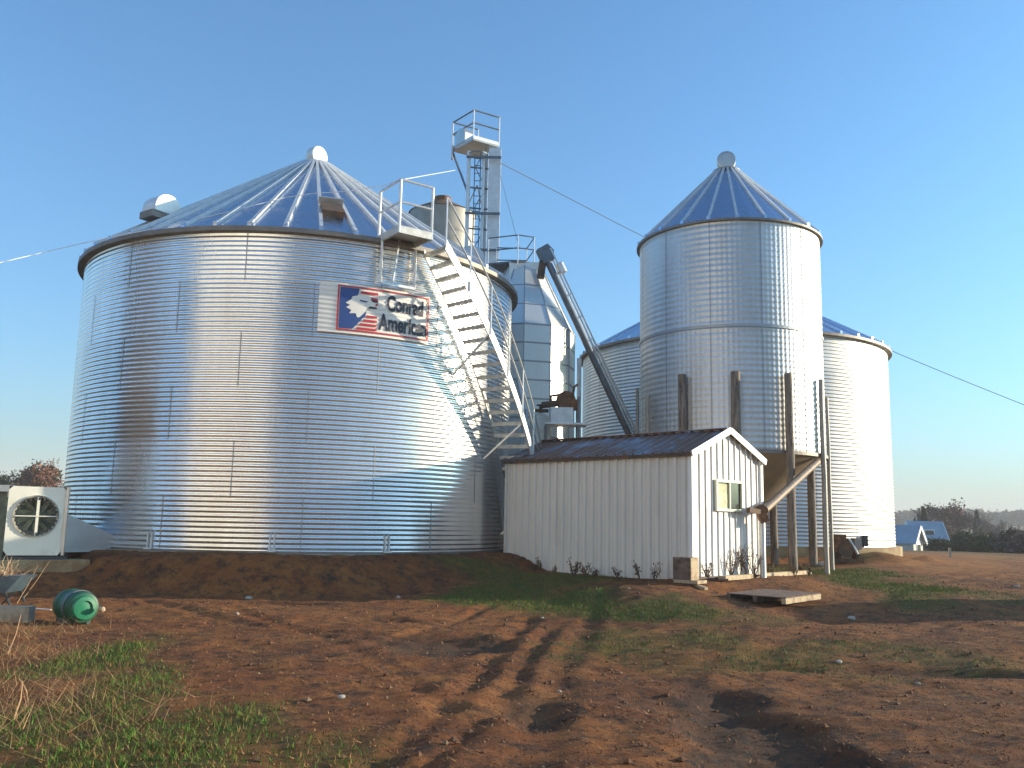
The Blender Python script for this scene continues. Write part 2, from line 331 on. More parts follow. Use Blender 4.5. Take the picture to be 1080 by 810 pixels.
c = mixc(mr(nz(4, 9, .8), .46, .62), c, (.055, .033, .025))
c = mixc(mr(nz(23, 6, .7), .58, .72, 0, .7), c, (.33, .23, .15))
c = mixc(mr(nz(60, 3, .7), .6, .7, 0, .5), c, (.06, .04, .03))
c = mixc(math_('MULTIPLY', attr('sunlit_soil'), mr(nz(1.1, 7, .7), .35, .62, .2, 1)), c, (.42, .19, .065))  # painted sunlight on the soil
c = mixc(math_('MULTIPLY', attr('hollow_shade'), .7), c, (.052, .045, .038))  # painted shadow of the hollows
gcol = mixc(mr(nz(6, 6, .7), .4, .62), (.048, .115, .018), (.11, .11, .032))
c = mixc(math_('MULTIPLY', attr('grass'), mr(nz(9, 6, .7), .35, .6, .25, .95)), c, gcol)
fcol = mixc(mr(nz(.035, 4), .42, .58), (.075, .085, .035), (.16, .12, .075))
fcol = mixc(mr(nz(.012, 3), .45, .6), fcol, (.11, .085, .06))
c = mixc(attr('field'), c, fcol)
L(c, b.inputs['Base Color']); b.inputs['Roughness'].default_value = .97; b.inputs['Specular IOR Level'].default_value = .2
h = math_('ADD', math_('MULTIPLY', nz(7, 8, .75), 1.0), math_('MULTIPLY', nz(35, 6, .7), .35))
bp = N('ShaderNodeBump'); bp.inputs['Strength'].default_value = .9; bp.inputs['Distance'].default_value = .09; L(h, bp.inputs['Height']); L(bp.outputs[0], b.inputs['Normal'])
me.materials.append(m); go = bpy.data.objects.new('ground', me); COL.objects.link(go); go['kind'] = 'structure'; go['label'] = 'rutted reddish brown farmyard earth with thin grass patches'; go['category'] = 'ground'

# blades: one 'stuff' mesh with colours per blade
def attr_mat(name, rough=.9):
    m = bpy.data.materials.new(name); m.use_nodes = True; nt = m.node_tree; b = nt.nodes['Principled BSDF']
    a = nt.nodes.new('ShaderNodeAttribute'); a.attribute_name = 'tone'; nt.links.new(a.outputs['Color'], b.inputs['Base Color']); b.inputs['Roughness'].default_value = rough; b.inputs['Specular IOR Level'].default_value = .2
    return m
M['blade'] = attr_mat('blade_tones')
def tri_cloud(name, V, C, material, label, cat, kind='stuff', group=None, parent=None):
    """V: (n,3,3) triangles, C: (n,3) colours"""
    n = len(V); me = bpy.data.meshes.new(name); me.vertices.add(n*3); me.vertices.foreach_set('co', V.ravel())
    me.loops.add(n*3); me.polygons.add(n); me.loops.foreach_set('vertex_index', np.arange(n*3)); me.polygons.foreach_set('loop_start', np.arange(0, n*3, 3))
    me.update(); a = me.attributes.new('tone', 'FLOAT_COLOR', 'POINT')
    cc = np.ones((n*3, 4)); cc[:, :3] = np.repeat(C, 3, 0); a.data.foreach_set('color', cc.ravel()); me.materials.append(material)
    o = bpy.data.objects.new(name, me); COL.objects.link(o)
    if parent is not None: o.parent = parent
    else:
        if kind: o['kind'] = kind
        o['label'] = label; o['category'] = cat
        if group: o['group'] = group
    return o
def blades(n, samp, hmin, hmax, wid, lean, cols):
    x, y, s = samp(n); n = len(x); z = ground_z(x, y)
    h = rng.uniform(hmin, hmax, n)*s; a = rng.uniform(0, 2*PI, n); w = wid*rng.uniform(.6, 1.4, n)
    l = rng.uniform(0, lean, n)*h; b = rng.uniform(0, 2*PI, n)
    V = np.empty((n, 3, 3)); dx = np.cos(a)*w; dy = np.sin(a)*w
    V[:, 0] = np.stack([x-dx, y-dy, z-.01], -1); V[:, 1] = np.stack([x+dx, y+dy, z-.01], -1); V[:, 2] = np.stack([x+np.cos(b)*l, y+np.sin(b)*l, z+h], -1)
    cols = np.array(cols); C = cols[rng.integers(0, len(cols), n)]*rng.uniform(.7, 1.3, (n, 1))
    return V, C
def samp_grass(n):
    x = rng.uniform(-11, 14, n*3); t = rng.uniform(0, 1, n*3); y = 4.4*(26/4.4)**t
    gm = grass_mask(x, y); k = rng.uniform(0, 1, n*3) < gm*np.clip(gm, .3, 1); k &= np.abs(x) < y*.62+1
    return x[k], y[k], .55+.7*gm[k]
V, C = blades(150000, samp_grass, .02, .06, .006, 1.6, [(.055, .14, .02), (.08, .16, .025), (.045, .11, .018), (.14, .14, .04), (.10, .15, .03), (.22, .13, .05)])
tri_cloud('grass', V, C, M['blade'], 'short thin grass patches on the muddy yard', 'grass')
def samp_litter(n):
    x = rng.uniform(-9, 13, n); t = rng.uniform(0, 1, n); y = 4.4*(22/4.4)**t; k = np.abs(x) < y*.62+1
    return x[k], y[k], np.ones(k.sum())
V, C = blades(70000, samp_litter, .005, .022, .009, 5, [(.28, .13, .06), (.21, .09, .045), (.33, .19, .09), (.10, .05, .035), (.24, .12, .05), (.16, .07, .04)])
tri_cloud('leaf_litter', V, C, M['blade'], 'scattered dead leaf and chaff bits across the bare earth', 'leaf litter')
def samp_dry(n):
    q = [atz(20, 690, -.85), atz(35, 735, -.87), atz(-20, 670, -.85), atz(15, 765, -.87)]
    x = np.concatenate([rng.normal(p.x, .55, n//4) for p in q]); y = np.concatenate([rng.normal(p.y, .5, n//4) for p in q]); return x, y, np.ones(len(x))
V, C = blades(2300, samp_dry, .04, .22, .003, 2.8, [(.36, .20, .10), (.42, .26, .14), (.28, .14, .08), (.28, .2, .1), (.14, .14, .05)])
tri_cloud('dry_grass', V, C, M['blade'], 'tangle of tall straw coloured dead grass at the left edge', 'dry grass')
# clods and pebbles
def clods(n):
    x = rng.uniform(-9, 13, n); t = rng.uniform(0, 1, n); y = 4.6*(24/4.6)**t; k = (np.abs(x) < y*.62+1) & (grass_mask(x, y) < .5); x = x[k]; y = y[k]; n = len(x)
    z = ground_z(x, y); s = .008+.03*rng.uniform(0, 1, n)**4; base = np.array([(1,0,0),(-1,0,0),(0,1,0),(0,-1,0),(0,0,1),(0,0,-1)], float)
    tr = np.array([(0,2,4),(2,1,4),(1,3,4),(3,0,4),(2,0,5),(1,2,5),(3,1,5),(0,3,5)])
    P = base[None]*rng.uniform(.6, 1.4, (n, 6, 1))*s[:, None, None]; P[..., 2] *= .7; P += np.stack([x, y, z+s*.25], -1)[:, None]
    V = P[:, tr].reshape(-1, 3, 3); cols = np.array([(.15, .075, .042), (.10, .055, .038), (.19, .11, .065), (.22, .15, .10)])
    C = np.repeat(cols[rng.choice(4, n, p=[.42, .35, .18, .05])]*rng.uniform(.8, 1.2, (n, 1)), 8, 0); return V, C
V, C = clods(5200)
tri_cloud('dirt_clods', V, C, M['blade'], 'loose crumbs and clods of brown soil over the yard', 'soil clods')

# ------------------------------------------------------------------ grain bins
def polar(c, r, phi, z): return Vector((c.x+r*math.cos(phi), c.y+r*math.sin(phi), z))
def wall_mesh(c, R, z0, H, pitch, amp, segs, nsheet, ring_h, org, per=8, flute=0, fn=0, stagger=True, rot=.2):
    n = max(2, int(round(H/pitch*per))); zs = z0+np.linspace(0, H, n+1); ph = np.linspace(0, 2*PI, segs, endpoint=False)
    A, Zz = np.meshgrid(ph, zs)
    r = R+amp*np.cos((Zz-z0)/pitch*2*PI)
    if flute: r = r+flute*np.cos(A*fn)
    V = np.stack([c.x-org.x+r*np.cos(A), c.y-org.y+r*np.sin(A), Zz-org.z], -1).reshape(-1, 3)
    i = np.arange(n)[:, None]*segs; k = np.arange(segs)[None, :]; k2 = (k+1) % segs
    Q = np.stack([i+k, i+k2, i+segs+k2, i+segs+k], -1).reshape(-1, 4)
    ring = ((Zz-z0)/ring_h).astype(int); sh = ((A-rot)/(2*PI)*nsheet+(.5*(ring % 2) if stagger else 0)).astype(int)
    tone = _h(ring, sh, 77).ravel()
    me = bpy.data.meshes.new('wall'); me.vertices.add(len(V)); me.vertices.foreach_set('co', V.ravel()); me.loops.add(Q.size); me.polygons.add(len(Q))
    me.loops.foreach_set('vertex_index', Q.ravel()); me.polygons.foreach_set('loop_start', np.arange(0, Q.size, 4)); me.polygons.foreach_set('use_smooth', [True]*len(Q)); me.update()
    a = me.attributes.new('sheet', 'FLOAT', 'POINT'); a.data.foreach_set('value', tone)
    return me
def with_seams(name, me, mb, mats, parent, org):
    v0 = np.empty(len(me.vertices)*3); me.vertices.foreach_get('co', v0); v0 = v0.reshape(-1, 3); q0 = np.empty(len(me.loops), int); me.loops.foreach_get('vertex_index', q0)
    t0 = np.empty(len(v0)); me.attributes['sheet'].data.foreach_get('value', t0)
    v1 = np.array([tuple(v) for v in mb.v])-np.array(org); q1 = np.array(mb.f)+len(v0); nq0 = len(q0)//4; V = np.concatenate([v0, v1]); Q = np.concatenate([q0, q1.ravel()])
    m2 = bpy.data.meshes.new(name); m2.vertices.add(len(V)); m2.vertices.foreach_set('co', V.ravel()); m2.loops.add(len(Q)); m2.polygons.add(len(Q)//4)
    m2.loops.foreach_set('vertex_index', Q); m2.polygons.foreach_set('loop_start', np.arange(0, len(Q), 4)); m2.polygons.foreach_set('use_smooth', [True]*(len(Q)//4))
    for m_ in mats: m2.materials.append(m_)
    m2.polygons.foreach_set('material_index', [0]*nq0+[1]*len(q1)); m2.update()
    a = m2.attributes.new('sheet', 'FLOAT', 'POINT'); a.data.foreach_set('value', np.concatenate([t0, np.full(len(v1), .5)])); bpy.data.meshes.remove(me)
    o = bpy.data.objects.new(name, m2); COL.objects.link(o); o.parent = parent; return o
def seams(c, R, z0, H, pitch, amp, nsheet, ring_h, rot, stagger, flute=0, fn=0, w=.022):
    mb = MB(); nr = int(round(H/ring_h))
    for q in range(nr):
        for s in range(nsheet):
            a = rot+2*PI*(s+(-.5*(q % 2) if stagger else 0))/nsheet; n = int(ring_h/pitch*6); dw = w/R/2; vs = []; fs = []
            for i in range(n+1):
                z = z0+ring_h*q+ring_h*i/n; r = R+amp*math.cos((z-z0)/pitch*2*PI)+flute+.006
                vs += [polar(c, r, a-dw, z), polar(c, r, a+dw, z)]
            for i in range(n): fs.append((2*i, 2*i+1, 2*i+3, 2*i+2))
            mb.add(vs, fs)
    return mb
def cone_roof(t, c, R, z, slope, rtop, nrib, M_roof, ribw=.05, ribh=.06, rmi=1):
    tz = z+(R-rtop)*math.tan(slope); mb = MB(); vs = []; fs = []; S = nrib*2
    for r, zz in ((R, z), (R*.5+rtop*.5, (z+tz)/2), (rtop, tz)):
        for k in range(S): vs.append(polar(c, r, 2*PI*k/S, zz))
    for j in range(2):
        for k in range(S): fs.append((j*S+k, j*S+(k+1) % S, (j+1)*S+(k+1) % S, (j+1)*S+k))
    mb.add(vs, fs)
    up = Vector((0, 0, 1))
    for k in range(nrib):
        a = 2*PI*k/nrib; p0 = polar(c, R+.01, a, z+.02); p1 = polar(c, rtop+.02, a, tz+.02); mb.beam(p0, p1, ribw, ribh, mi=rmi)
        mb.box(polar(c, R+.0, a, z+.03), (.05, .09, .11), Matrix.Rotation(a, 3, 'Z'))
    roof = t.part('roof', mb, [M_roof, M['steel_lit']])
    return roof, tz
def ring(c, r0, r1, z0, z1, seg=128):
    mb = MB(); vs = []; fs = []
    for r, z in ((r0, z0), (r1, z0), (r1, z1), (r0, z1)):
        for k in range(seg): vs.append(polar(c, r, 2*PI*k/seg, z))
    for j in range(4):
        for k in range(seg): fs.append((j*seg+k, j*seg+(k+1) % seg, ((j+1) % 4)*seg+(k+1) % seg, ((j+1) % 4)*seg+k))
    return mb.add(vs, fs)
def half_moon(c, ax, out, r, ln, h0):
    """hooded vent: half round profile extruded along ax"""
    ax = Vector(ax).normalized(); up = Vector((0, 0, 1)); side = ax.cross(up).normalized()
    poly = [(-r, -h0), (r, -h0)]+[(r*math.cos(a), r*math.sin(a)) for a in np.linspace(0, PI, 15)]
    return MB().prism(poly, Vector(c)-ax*ln/2, side, up, ax*ln)
def peak_vent(t, c, z, r, axis_, rc, m_drum='steel_lit'):
    t.part('roof_collar', MB().lathe((c.x, c.y, z-.10), [(rc+.10, 0), (rc+.10, .03), (rc+.02, .06), (rc, .20), (rc+.07, .21), (rc+.07, .26), (rc*.7, .28)], 28), M['rim'], smooth=True)
    neck = t.part('peak_vent', MB().lathe((c.x, c.y, z+.15), [(r*.5, 0), (r*.5, .16)], 18), M['galv_old'], smooth=True)
    ax = Vector(axis_).normalized(); cc = Vector((c.x, c.y, z+.20+r))
    t.part('vent_drum', MB().lathe(cc-ax*r*.55, [(r*.9, 0), (r, .03), (r, r*1.05), (r*.96, r*1.08), (r*.84, r*1.08), (r*.84, r*1.02), (r*.2, r*1.05)], 32, ax), M[m_drum], neck, True)

# ---- the big left bin
o = Vector((LB.x, LB.y, 0))
t = Thing('grain_bin', 'huge squat corrugated bin on the left, carrying the red white and blue sign', 'grain bin', o)
me = wall_mesh(LB, LR, 0, LH, .1015, .0056, 224, 12, 1.1167, o, rot=.25)
w = with_seams('wall', me, seams(LB, LR, 0, LH, .1015, .0056, 12, 1.1167, .25, True), [M['galv_new'], M['seam']], t.e, o)
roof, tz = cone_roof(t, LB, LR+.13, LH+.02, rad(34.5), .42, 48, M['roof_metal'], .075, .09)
t.part('eave_rim', ring(LB, LR+.0, LR+.16, LH-.09, LH+.01, 160), M['rim'])
peak_vent(t, LB, tz-.16, .27, (.80, -.60, 0), .42)
sl = math.tan(rad(34.5))
def roof_pt(phi, r, dz=0): return polar(LB, r, phi, LH+.02+(LR+.13-r)*sl+dz)
for phi, r, rr in ((-124.5, 4.6, .34), (4.5, 4.35, .38)):
    a = rad(phi); tang = Vector((-math.sin(a), math.cos(a), 0)); tang = tang if phi < -90 else -tang
    hd = t.part('roof_vent', half_moon(roof_pt(a, r, .20), tang, None, rr, .50, .14), M['steel'] if phi > 0 else M['steel_lit'])  # left hood takes the sunlit steel colour, right hood the plain one
    t.part('vent_base', MB().box(roof_pt(a, r, .02), (.8, .5, .16), Matrix.Rotation(a, 3, 'Z')), M['rim'], hd)
# hatch on the roof
a = rad(-71.8); q = roof_pt(a, 4.55, .05); Mh = Matrix.Rotation(a, 3, 'Z') @ Matrix.Rotation(rad(34.5), 3, 'Y')
hx = t.part('roof_hatch', MB().box(q+Vector((0, 0, .03)), (.62, .48, .16), Mh), M['rust_dark'])
t.part('hatch_lip', MB().box(roof_pt(a, 4.22, .16), (.08, .56, .22), Mh), M['steel'], hx)
# anchor brackets at the foot
for phi in (-108, -81.5, -57):
    a = rad(phi); mb = MB()
    for s in (-.045, .045): mb.box(polar(LB, LR+.03, a+s/LR, .19), (.03, .025, .34), Matrix.Rotation(a, 3, 'Z'))
    mb.box(polar(LB, LR+.05, a, .03), (.1, .16, .03), Matrix.Rotation(a, 3, 'Z')); t.part('anchor_bracket', mb, M['steel_lit'])
t.part('base_flashing', ring(LB, LR+.012, LR+.05, -.12, .03, 160), M['rim'])
t.part('foundation', ring(LB, .5, LR+.2, -.5, -.015, 96), M['concrete'])

# ---- staircase and platform on the left bin
t = Thing('bin_staircase', 'pale steel stair winding down the round bin from a railed eave platform', 'staircase', polar(LB, LR+.6, rad(-3), 0))
PA, PB = rad(-60.3), rad(-51.5); PZ = 6.74; ri, ro = LR+.10, LR+.98
P1 = Vector((-2.43, 18.1, PZ)); P2 = Vector((-1.79, 18.56, PZ)); outd = Vector((P2.y-P1.y, -(P2.x-P1.x), 0)).normalized(); dep = .92
P0 = P1-outd*dep; P3 = P2-outd*dep
fl = t.part('platform_floor', MB().prism([(0, 0), (1, 0), (1, 1), (0, 1)], P0, P3-P0, P1-P0, (0, 0, .05)), M['galv_old'])
mb = MB()
for a, b_ in ((P0, P1), (P1, P2), (P2, P3)):
    mb.beam(a+Vector((0, 0, -.02)), b_+Vector((0, 0, -.02)), .05, .16)
t.part('platform_edge', mb, M['stair_steel'])
for a in (P0, P1, P2): t.part('rail_post', MB().tube([a+Vector((0, 0, -.1)), a+Vector((0, 0, 1.07))], .03, 8), M['steel_lit'])
for h_, nm in ((1.07, 'top_rail'), (.58, 'mid_rail')):
    t.part(nm, MB().tube([P0+Vector((0, 0, h_)), P1+Vector((0, 0, h_))], .026).tube([P1+Vector((0, 0, h_)), P2+Vector((0, 0, h_))], .026), M['steel'])
mb = MB(); zb = PZ-1.02
Q0 = P0+outd*.18; Q1 = P0+(P3-P0)*1.05+outd*.18
for a in (Q0, Q1): mb.beam(a, Vector((a.x, a.y, zb)), .05, .05)
mb.beam(Vector((Q0.x, Q0.y, zb)), Vector((Q1.x, Q1.y, zb)), .06, .06); 
mb.beam(Vector((Q0.x, Q0.y, zb))+(Q1-Q0)*.35, Q0+(Q1-Q0)*.5, .035, .035)
t.part('support_bracket', mb, M['steel'])
NS = 27; a0, a1 = rad(-51.3), rad(-2.5)
def st(u): return a0+(a1-a0)*u, PZ-.1-(PZ+.05)*u
def helix(r, w, h, dz):
    mb = MB(); n = 60; vs = []; fs = []
    for i in range(n+1):
        a, z = st(i/n)
        for rr, zz in ((r-w/2, z+dz-h/2), (r+w/2, z+dz-h/2), (r+w/2, z+dz+h/2), (r-w/2, z+dz+h/2)): vs.append(polar(LB, rr, a, zz))
    for i in range(n):
        for k in range(4): fs.append((i*4+k, i*4+(k+1) % 4, (i+1)*4+(k+1) % 4, (i+1)*4+k))
    fs += [(0, 1, 2, 3), (n*4, n*4+1, n*4+2, n*4+3)]
    return mb.add(vs, fs)
t.part('outer_stringer', helix(ro, .035, .27, -.05), M['steel_lit']); t.part('inner_stringer', helix(ri+.05, .03, .16, -.05), M['stair_steel'])
for i in range(NS):
    a, z = st((i+.5)/NS); da = (a1-a0)/NS*.52
    pts = [polar(LB, ri+.06, a-da, z), polar(LB, ro-.02, a-da, z), polar(LB, ro-.02, a+da, z), polar(LB, ri+.06, a+da, z)]
    mb = MB(); mb.add(pts+[p+Vector((0, 0, .035)) for p in pts], [(3,2,1,0),(4,5,6,7),(0,1,5,4),(1,2,6,5),(2,3,7,6),(3,0,4,7)])
    mb.beam(pts[1]*.5+pts[2]*.5-(pts[2]-pts[1])*.5+Vector((0,0,-.02)), pts[0]+Vector((0,0,-.02)), .03, .07)
    t.part('tread', mb, M['stair_steel'])
for i in range(0, 9):
    a, z = st(i/8); p = polar(LB, ro+.03, a, z)
    t.part('rail_post', MB().tube([p+Vector((0, 0, -.12)), p+Vector((0, 0, .98))], .022, 6), M['steel'])
for h_, nm in ((.98, 'handrail'), (.5, 'mid_rail')):
    t.part(nm, MB().tube([polar(LB, ro+.03, st(i/40)[0], st(i/40)[1]+h_) for i in range(41)], .02, 6), M['steel'])
for u in (.25, .52, .78):
    a, z = st(u); t.part('stair_brace', MB().beam(polar(LB, ro-.02, a, z-.12), polar(LB, LR+.02, a-.02, z-.95), .04, .04), M['steel'])

# ---- sign
SU0, SU1 = rad(-74.7), rad(-48.6); ZT0, ZB0 = 5.64, 4.56
def sgn(u, v, off): return polar(LB, LR+off, SU0+(SU1-SU0)*u, ZT0+(ZB0-ZT0)*v)
t = Thing('banner_sign', 'white banner on the big bin reading Conrad American beside a head emblem on stripes', 'sign', sgn(.5, 1, .06))
nu, nv = 48, 96; vs = []; fs = []
for back in (0, 1):
    for j in range(nv+1):
        for i in range(nu+1):
            u, v = i/nu, j/nv; wv = .006*math.cos((ZT0+(ZB0-ZT0)*v)/.1015*2*PI); vs.append(sgn(u, v, .05+wv-(.012 if back else 0)))
for k, bb in ((0, 0), (1, (nu+1)*(nv+1))):
    for j in range(nv):
        for i in range(nu):
            a = bb+j*(nu+1)+i; fs.append((a, a+1, a+nu+2, a+nu+1))
t.part('board', MB().add(vs, fs), M['s_white'], smooth='all')
def flat_to_sign(polys, off, name, mats, parent=None, thick=.004):
    bm = bmesh.new()
    for pts, mi, lay in polys:
        vs = [bm.verts.new((p[0], p[1], lay)) for p in pts]; f = bm.faces.new(vs); f.material_index = mi
    bmesh.ops.triangulate(bm, faces=bm.faces)
    for k in range(1, 40): bmesh.ops.bisect_plane(bm, geom=bm.verts[:]+bm.edges[:]+bm.faces[:], plane_co=(k/40, 0, 0), plane_no=(1, 0, 0))
    for v in bm.verts: q = sgn(v.co.x, v.co.y, off+v.co.z*.004)-t.loc; v.co = q
    me = bpy.data.meshes.new(name); bm.to_mesh(me); bm.free()
    for m_ in mats: me.materials.append(m_)
    o = bpy.data.objects.new(name, me); COL.objects.link(o); o.parent = parent or t.e; return o
def zq(x, y):                       # read off an enlarged view of the sign
    yt = 118+.152*(x-130); yb = 500+.105*(x-115); return ((x-120)/820, (y-yt)/(yb-yt))
def rct(u0, v0, u1, v1): return [(u0, v0), (u1, v0), (u1, v1), (u0, v1)]
b0, b1, c0, c1, e_, g_ = .152, .992, .045, .945, .012, .028
flat_to_sign([(rct(b0, c0, b1, c0+g_), 0, 1), (rct(b0, c1-g_, b1, c1), 0, 1), (rct(b0, c0+g_, b0+e_, c1-g_), 0, 1), (rct(b1-e_, c0+g_, b1, c1-g_), 0, 1)], .062, 'border', [M['s_red']])
E0 = .172; polys = [([(E0, .085), (.335, .085), (.312, .30), (.40, .45), (.395, .60), (.285, .905), (E0, .905)], 0, 1)]
for y0, y1, xl in ((.125, .175, .345), (.235, .285, .33), (.34, .385, .32), (.60, .645, .40), (.685, .73, .375), (.77, .815, .345), (.855, .90, .32)):
    polys.append((rct(xl, y0, .495, y1), 1, 1.6))
head = [(300,292),(338,268),(346,246),(400,236),(462,243),(478,268),(532,292),(512,304),(506,326),(456,330),(440,362),(402,402),(384,404),(372,372),(328,372),(342,348),(304,326),(332,310)]
polys.append(([zq(*p) for p in head], 2, 2.6)); polys.append(([zq(*p) for p in ((396,272),(458,286),(440,294),(400,284))], 0, 3.6)); polys.append(([zq(*p) for p in ((470,268),(530,284),(524,298),(490,292))], 3, 3.6))
polys.append(([zq(*p) for p in ((470,322),(520,332),(522,342),(462,336))], 3, 3.2))
flat_to_sign(polys, .062, 'emblem', [M['s_blue'], M['s_red'], M['s_white'], M['s_ink']])
def lettering(txt, u0, u1, v0, v1):
    cu = bpy.data.curves.new('lettering', 'FONT'); cu.body = txt; cu.size = 1; cu.offset = .034; cu.resolution_u = 4
    to = bpy.data.objects.new('tmp', cu); COL.objects.link(to); dg = bpy.context.evaluated_depsgraph_get(); me = bpy.data.meshes.new_from_object(to.evaluated_get(dg)); bpy.data.objects.remove(to)
    co = np.array([v.co[:] for v in me.vertices]); x0, x1 = co[:, 0].min(), co[:, 0].max(); y0, y1 = 0, co[:, 1].max()
    bm = bmesh.new(); bm.from_mesh(me)
    for v in bm.verts: v.co = ((v.co.x-x0)/(x1-x0)*(u1-u0)+u0, v1-(v.co.y-y0)/(y1-y0)*(v1-v0), 0)
    for k in range(1, 60): bmesh.ops.bisect_plane(bm, geom=bm.verts[:]+bm.edges[:]+bm.faces[:], plane_co=(k/60, 0, 0), plane_no=(1, 0, 0))
    for v in bm.verts: v.co = sgn(v.co.x, v.co.y, .066)-t.loc
    bm.to_mesh(me); bm.free(); me.materials.clear(); me.materials.append(M['s_ink'])
    o = bpy.data.objects.new('lettering', me); COL.objects.link(o); o.parent = t.e
lettering('Conrad', .578, .935, .13, .44); lettering('American', .508, .975, .52, .85)

# ---- tank with rusty cap far behind
TC = Vector((-3.05, 36, 0)); TR = 1.36
t = Thing('feed_tank', 'narrow grey tank with a rusty cap rising behind the big bin roof', 'tank', (TC.x, TC.y, -.2))
t.part('wall', MB().lathe((TC.x, TC.y, -.2), [(TR, 0), (TR, 13.5)], 48), M['dull_tank'], smooth=True)
t.part('roof', MB().lathe((TC.x, TC.y, 13.3), [(TR+.05, 0), (.35, .55), (.35, .75), (.15, .8)], 48), M['rust'], smooth=True)
t.part('roof_stay', MB().tube([(TC.x+1.0, TC.y-.6, 13.3), (TC.x+1.45, TC.y-.6, 14.4)], .025, 6).tube([(TC.x+1.7, TC.y-.6, 13.3), (TC.x+1.45, TC.y-.6, 14.4)], .025, 6), M['steel_dark'])
t2 = Thing('roof_shelter', 'low rust brown roof half hidden behind the stair platform', 'roof', (-5.0, 38, -.2))
t2.part('roof', MB().prism([(-1.7, 0), (1.6, 0), (1.4, .9), (.6, 1.0)], (-4.6, 38, 13.2), (1, 0, 0), (0, 0, 1), (0, 1.6, 0)), M['rust_dark'])
t2.part('wall', MB().box((-4.6, 38.8, 6.5), (2.9, 1.4, 13.4)), M['galv_old'])

# ---- bucket elevator
C_, L_, R_ = Vector((-1.63, 31.7, 14.8)), Vector((-2.48, 32.8, 14.8)), Vector((-.68, 32.3, 14.8))
t = Thing('bucket_elevator', 'tall elevator leg with a caged top platform standing behind the bins', 'grain elevator', (-.9, 32.4, -.2))
B_ = L_+R_-C_
t.part('platform_floor', MB().prism([(0, 0), (1, 0), (1, 1), (0, 1)], C_, R_-C_, L_-C_, (0, 0, -.06)), M['galv_old'])
mb = MB()
for a, b_ in ((C_, L_), (C_, R_), (L_, B_), (R_, B_)): mb.beam(a+Vector((0, 0, .05)), b_+Vector((0, 0, .05)), .04, .14)
t.part('toe_board', mb, M['steel_lit'])
for a in (C_, L_, R_, B_): t.part('rail_post', MB().tube([a, a+Vector((0, 0, 1.12))], .03, 6), M['steel_lit'])
for h_ in (1.12, .62):
    mb = MB()
    for a, b_ in ((C_, L_), (C_, R_), (L_, B_)): mb.tube([a+Vector((0, 0, h_)), b_+Vector((0, 0, h_))], .028, 6)
    t.part('guard_rail', mb, M['steel_dark'])
cx = (L_+B_)/2*.55+(C_)*.45
t.part('head_box', MB().prism([(0, 0), (.62, 0), (.62, .38), (.5, .56), (.2, .6), (0, .45)], L_+Vector((.12, -.25, .05)), (.62, -.78, 0), (0, 0, 1), (.35, .28, 0)), M['galv_old'])
t.part('side_panel', MB().box(L_+Vector((-.0, -.05, -.12)), (.06, .3, .5)), M['steel_lit'])
t.part('leg_casing', MB().box((-.82, 32.35, 7.2), (.46, .34, 14.9)), M['steel_lit'])
t.part('return_casing', MB().box((-1.14, 32.55, 7.2), (.12, .3, 14.8)), M['steel'])
t.part('down_pipe', MB().tube([(-1.80, 32.2, 14.5), (-1.80, 32.2, 0)], .075, 10), M['steel_lit'])
t.part('down_pipe', MB().tube([(-1.24, 32.2, 14.5), (-1.24, 32.2, 0)], .06, 10), M['steel_lit'])
mb = MB()
for s in (-1.58, -1.36): mb.beam((s, 32.35, 0), (s, 32.35, 14.5), .035, .035)
z = .2
while z < 14.4: mb.beam((-1.58, 32.35, z), (-1.36, 32.35, z), .025, .025, mi=0); z += .3
t.part('ladder', mb, M['steel_dark'])
mb = MB(); z = 7.5; s = 1
while z < 14.0:
    mb.beam((-1.80, 32.25, z), (-1.06, 32.4, z), .05, .05); mb.beam((-1.55 if s > 0 else -1.15, 32.3, z), (-1.15 if s > 0 else -1.55, 32.3, z+.8), .03, .03); z += .8; s = -s
for z in (10.6, 12.0, 14.2):
    mb.beam((-1.88, 32.0, z), (-.58, 32.0, z+.0), .07, .08)
t.part('brace', mb, M['steel_dark'])
t.part('platform_strut', MB().beam(L_+Vector((0, 0, -.05)), (-1.85, 32.3, 13.0), .06, .06), M['steel_dark'])
mb = MB(); mb.lathe((-1.45, 32.2, 14.35), [(.34, 0), (.36, .0), (.36, .04), (.34, .04)], 20, caps=False); t.part('safety_hoop', mb, M['steel_dark'])

# ---- wet holding tank, part hidden, with top platform
WC = Vector((.33, 28.2, 0)); WR = 1.64
t = Thing('holding_tank', 'pale many sided tank of gridded panels between the big bin and the leaning auger', 'tank', (WC.x, WC.y, -.2))
t.part('wall', MB().lathe((WC.x, WC.y, -.2), [(WR, 0), (WR, 6.85)], 12), M['tank_metal'])
mb = MB()
for k in range(12):
    z = 6.65-.57*k; mb.lathe((WC.x, WC.y, z), [(WR+.003, -.025), (WR+.02, -.02), (WR+.02, .02), (WR+.003, .025)], 12, caps=False)
t.part('band', mb, M['seam'])
mb = MB()
for k in range(12):
    a = 2*PI*k/12+PI/2; mb.beam(polar(WC, WR+.004, a, 0), polar(WC, WR+.004, a, 6.65), .03, .03); mb.beam(polar(WC, WR+.004, a, 6.65), polar(WC, .63, a, 8.74), .03, .03)
t.part('seam', mb, M['seam'])
zt = 8.75; t.part('roof', MB().lathe((WC.x, WC.y, 6.65), [(WR+.004, 0), (.62, zt-6.65), (.6, zt-6.65+.02)], 12), M['tank_metal'])
mb = MB()
for rr, zz in ((1.38, .40), (1.02, .83)):
    pass
for f in (.33, .66): r_ = WR+.004+(.62-WR-.004)*f; mb.lathe((WC.x, WC.y, 6.65+2.1*f), [(r_+.006, -.02), (r_+.012, 0), (r_+.0, .02)], 12, caps=False)
t.part('roof_band', mb, M['seam'])
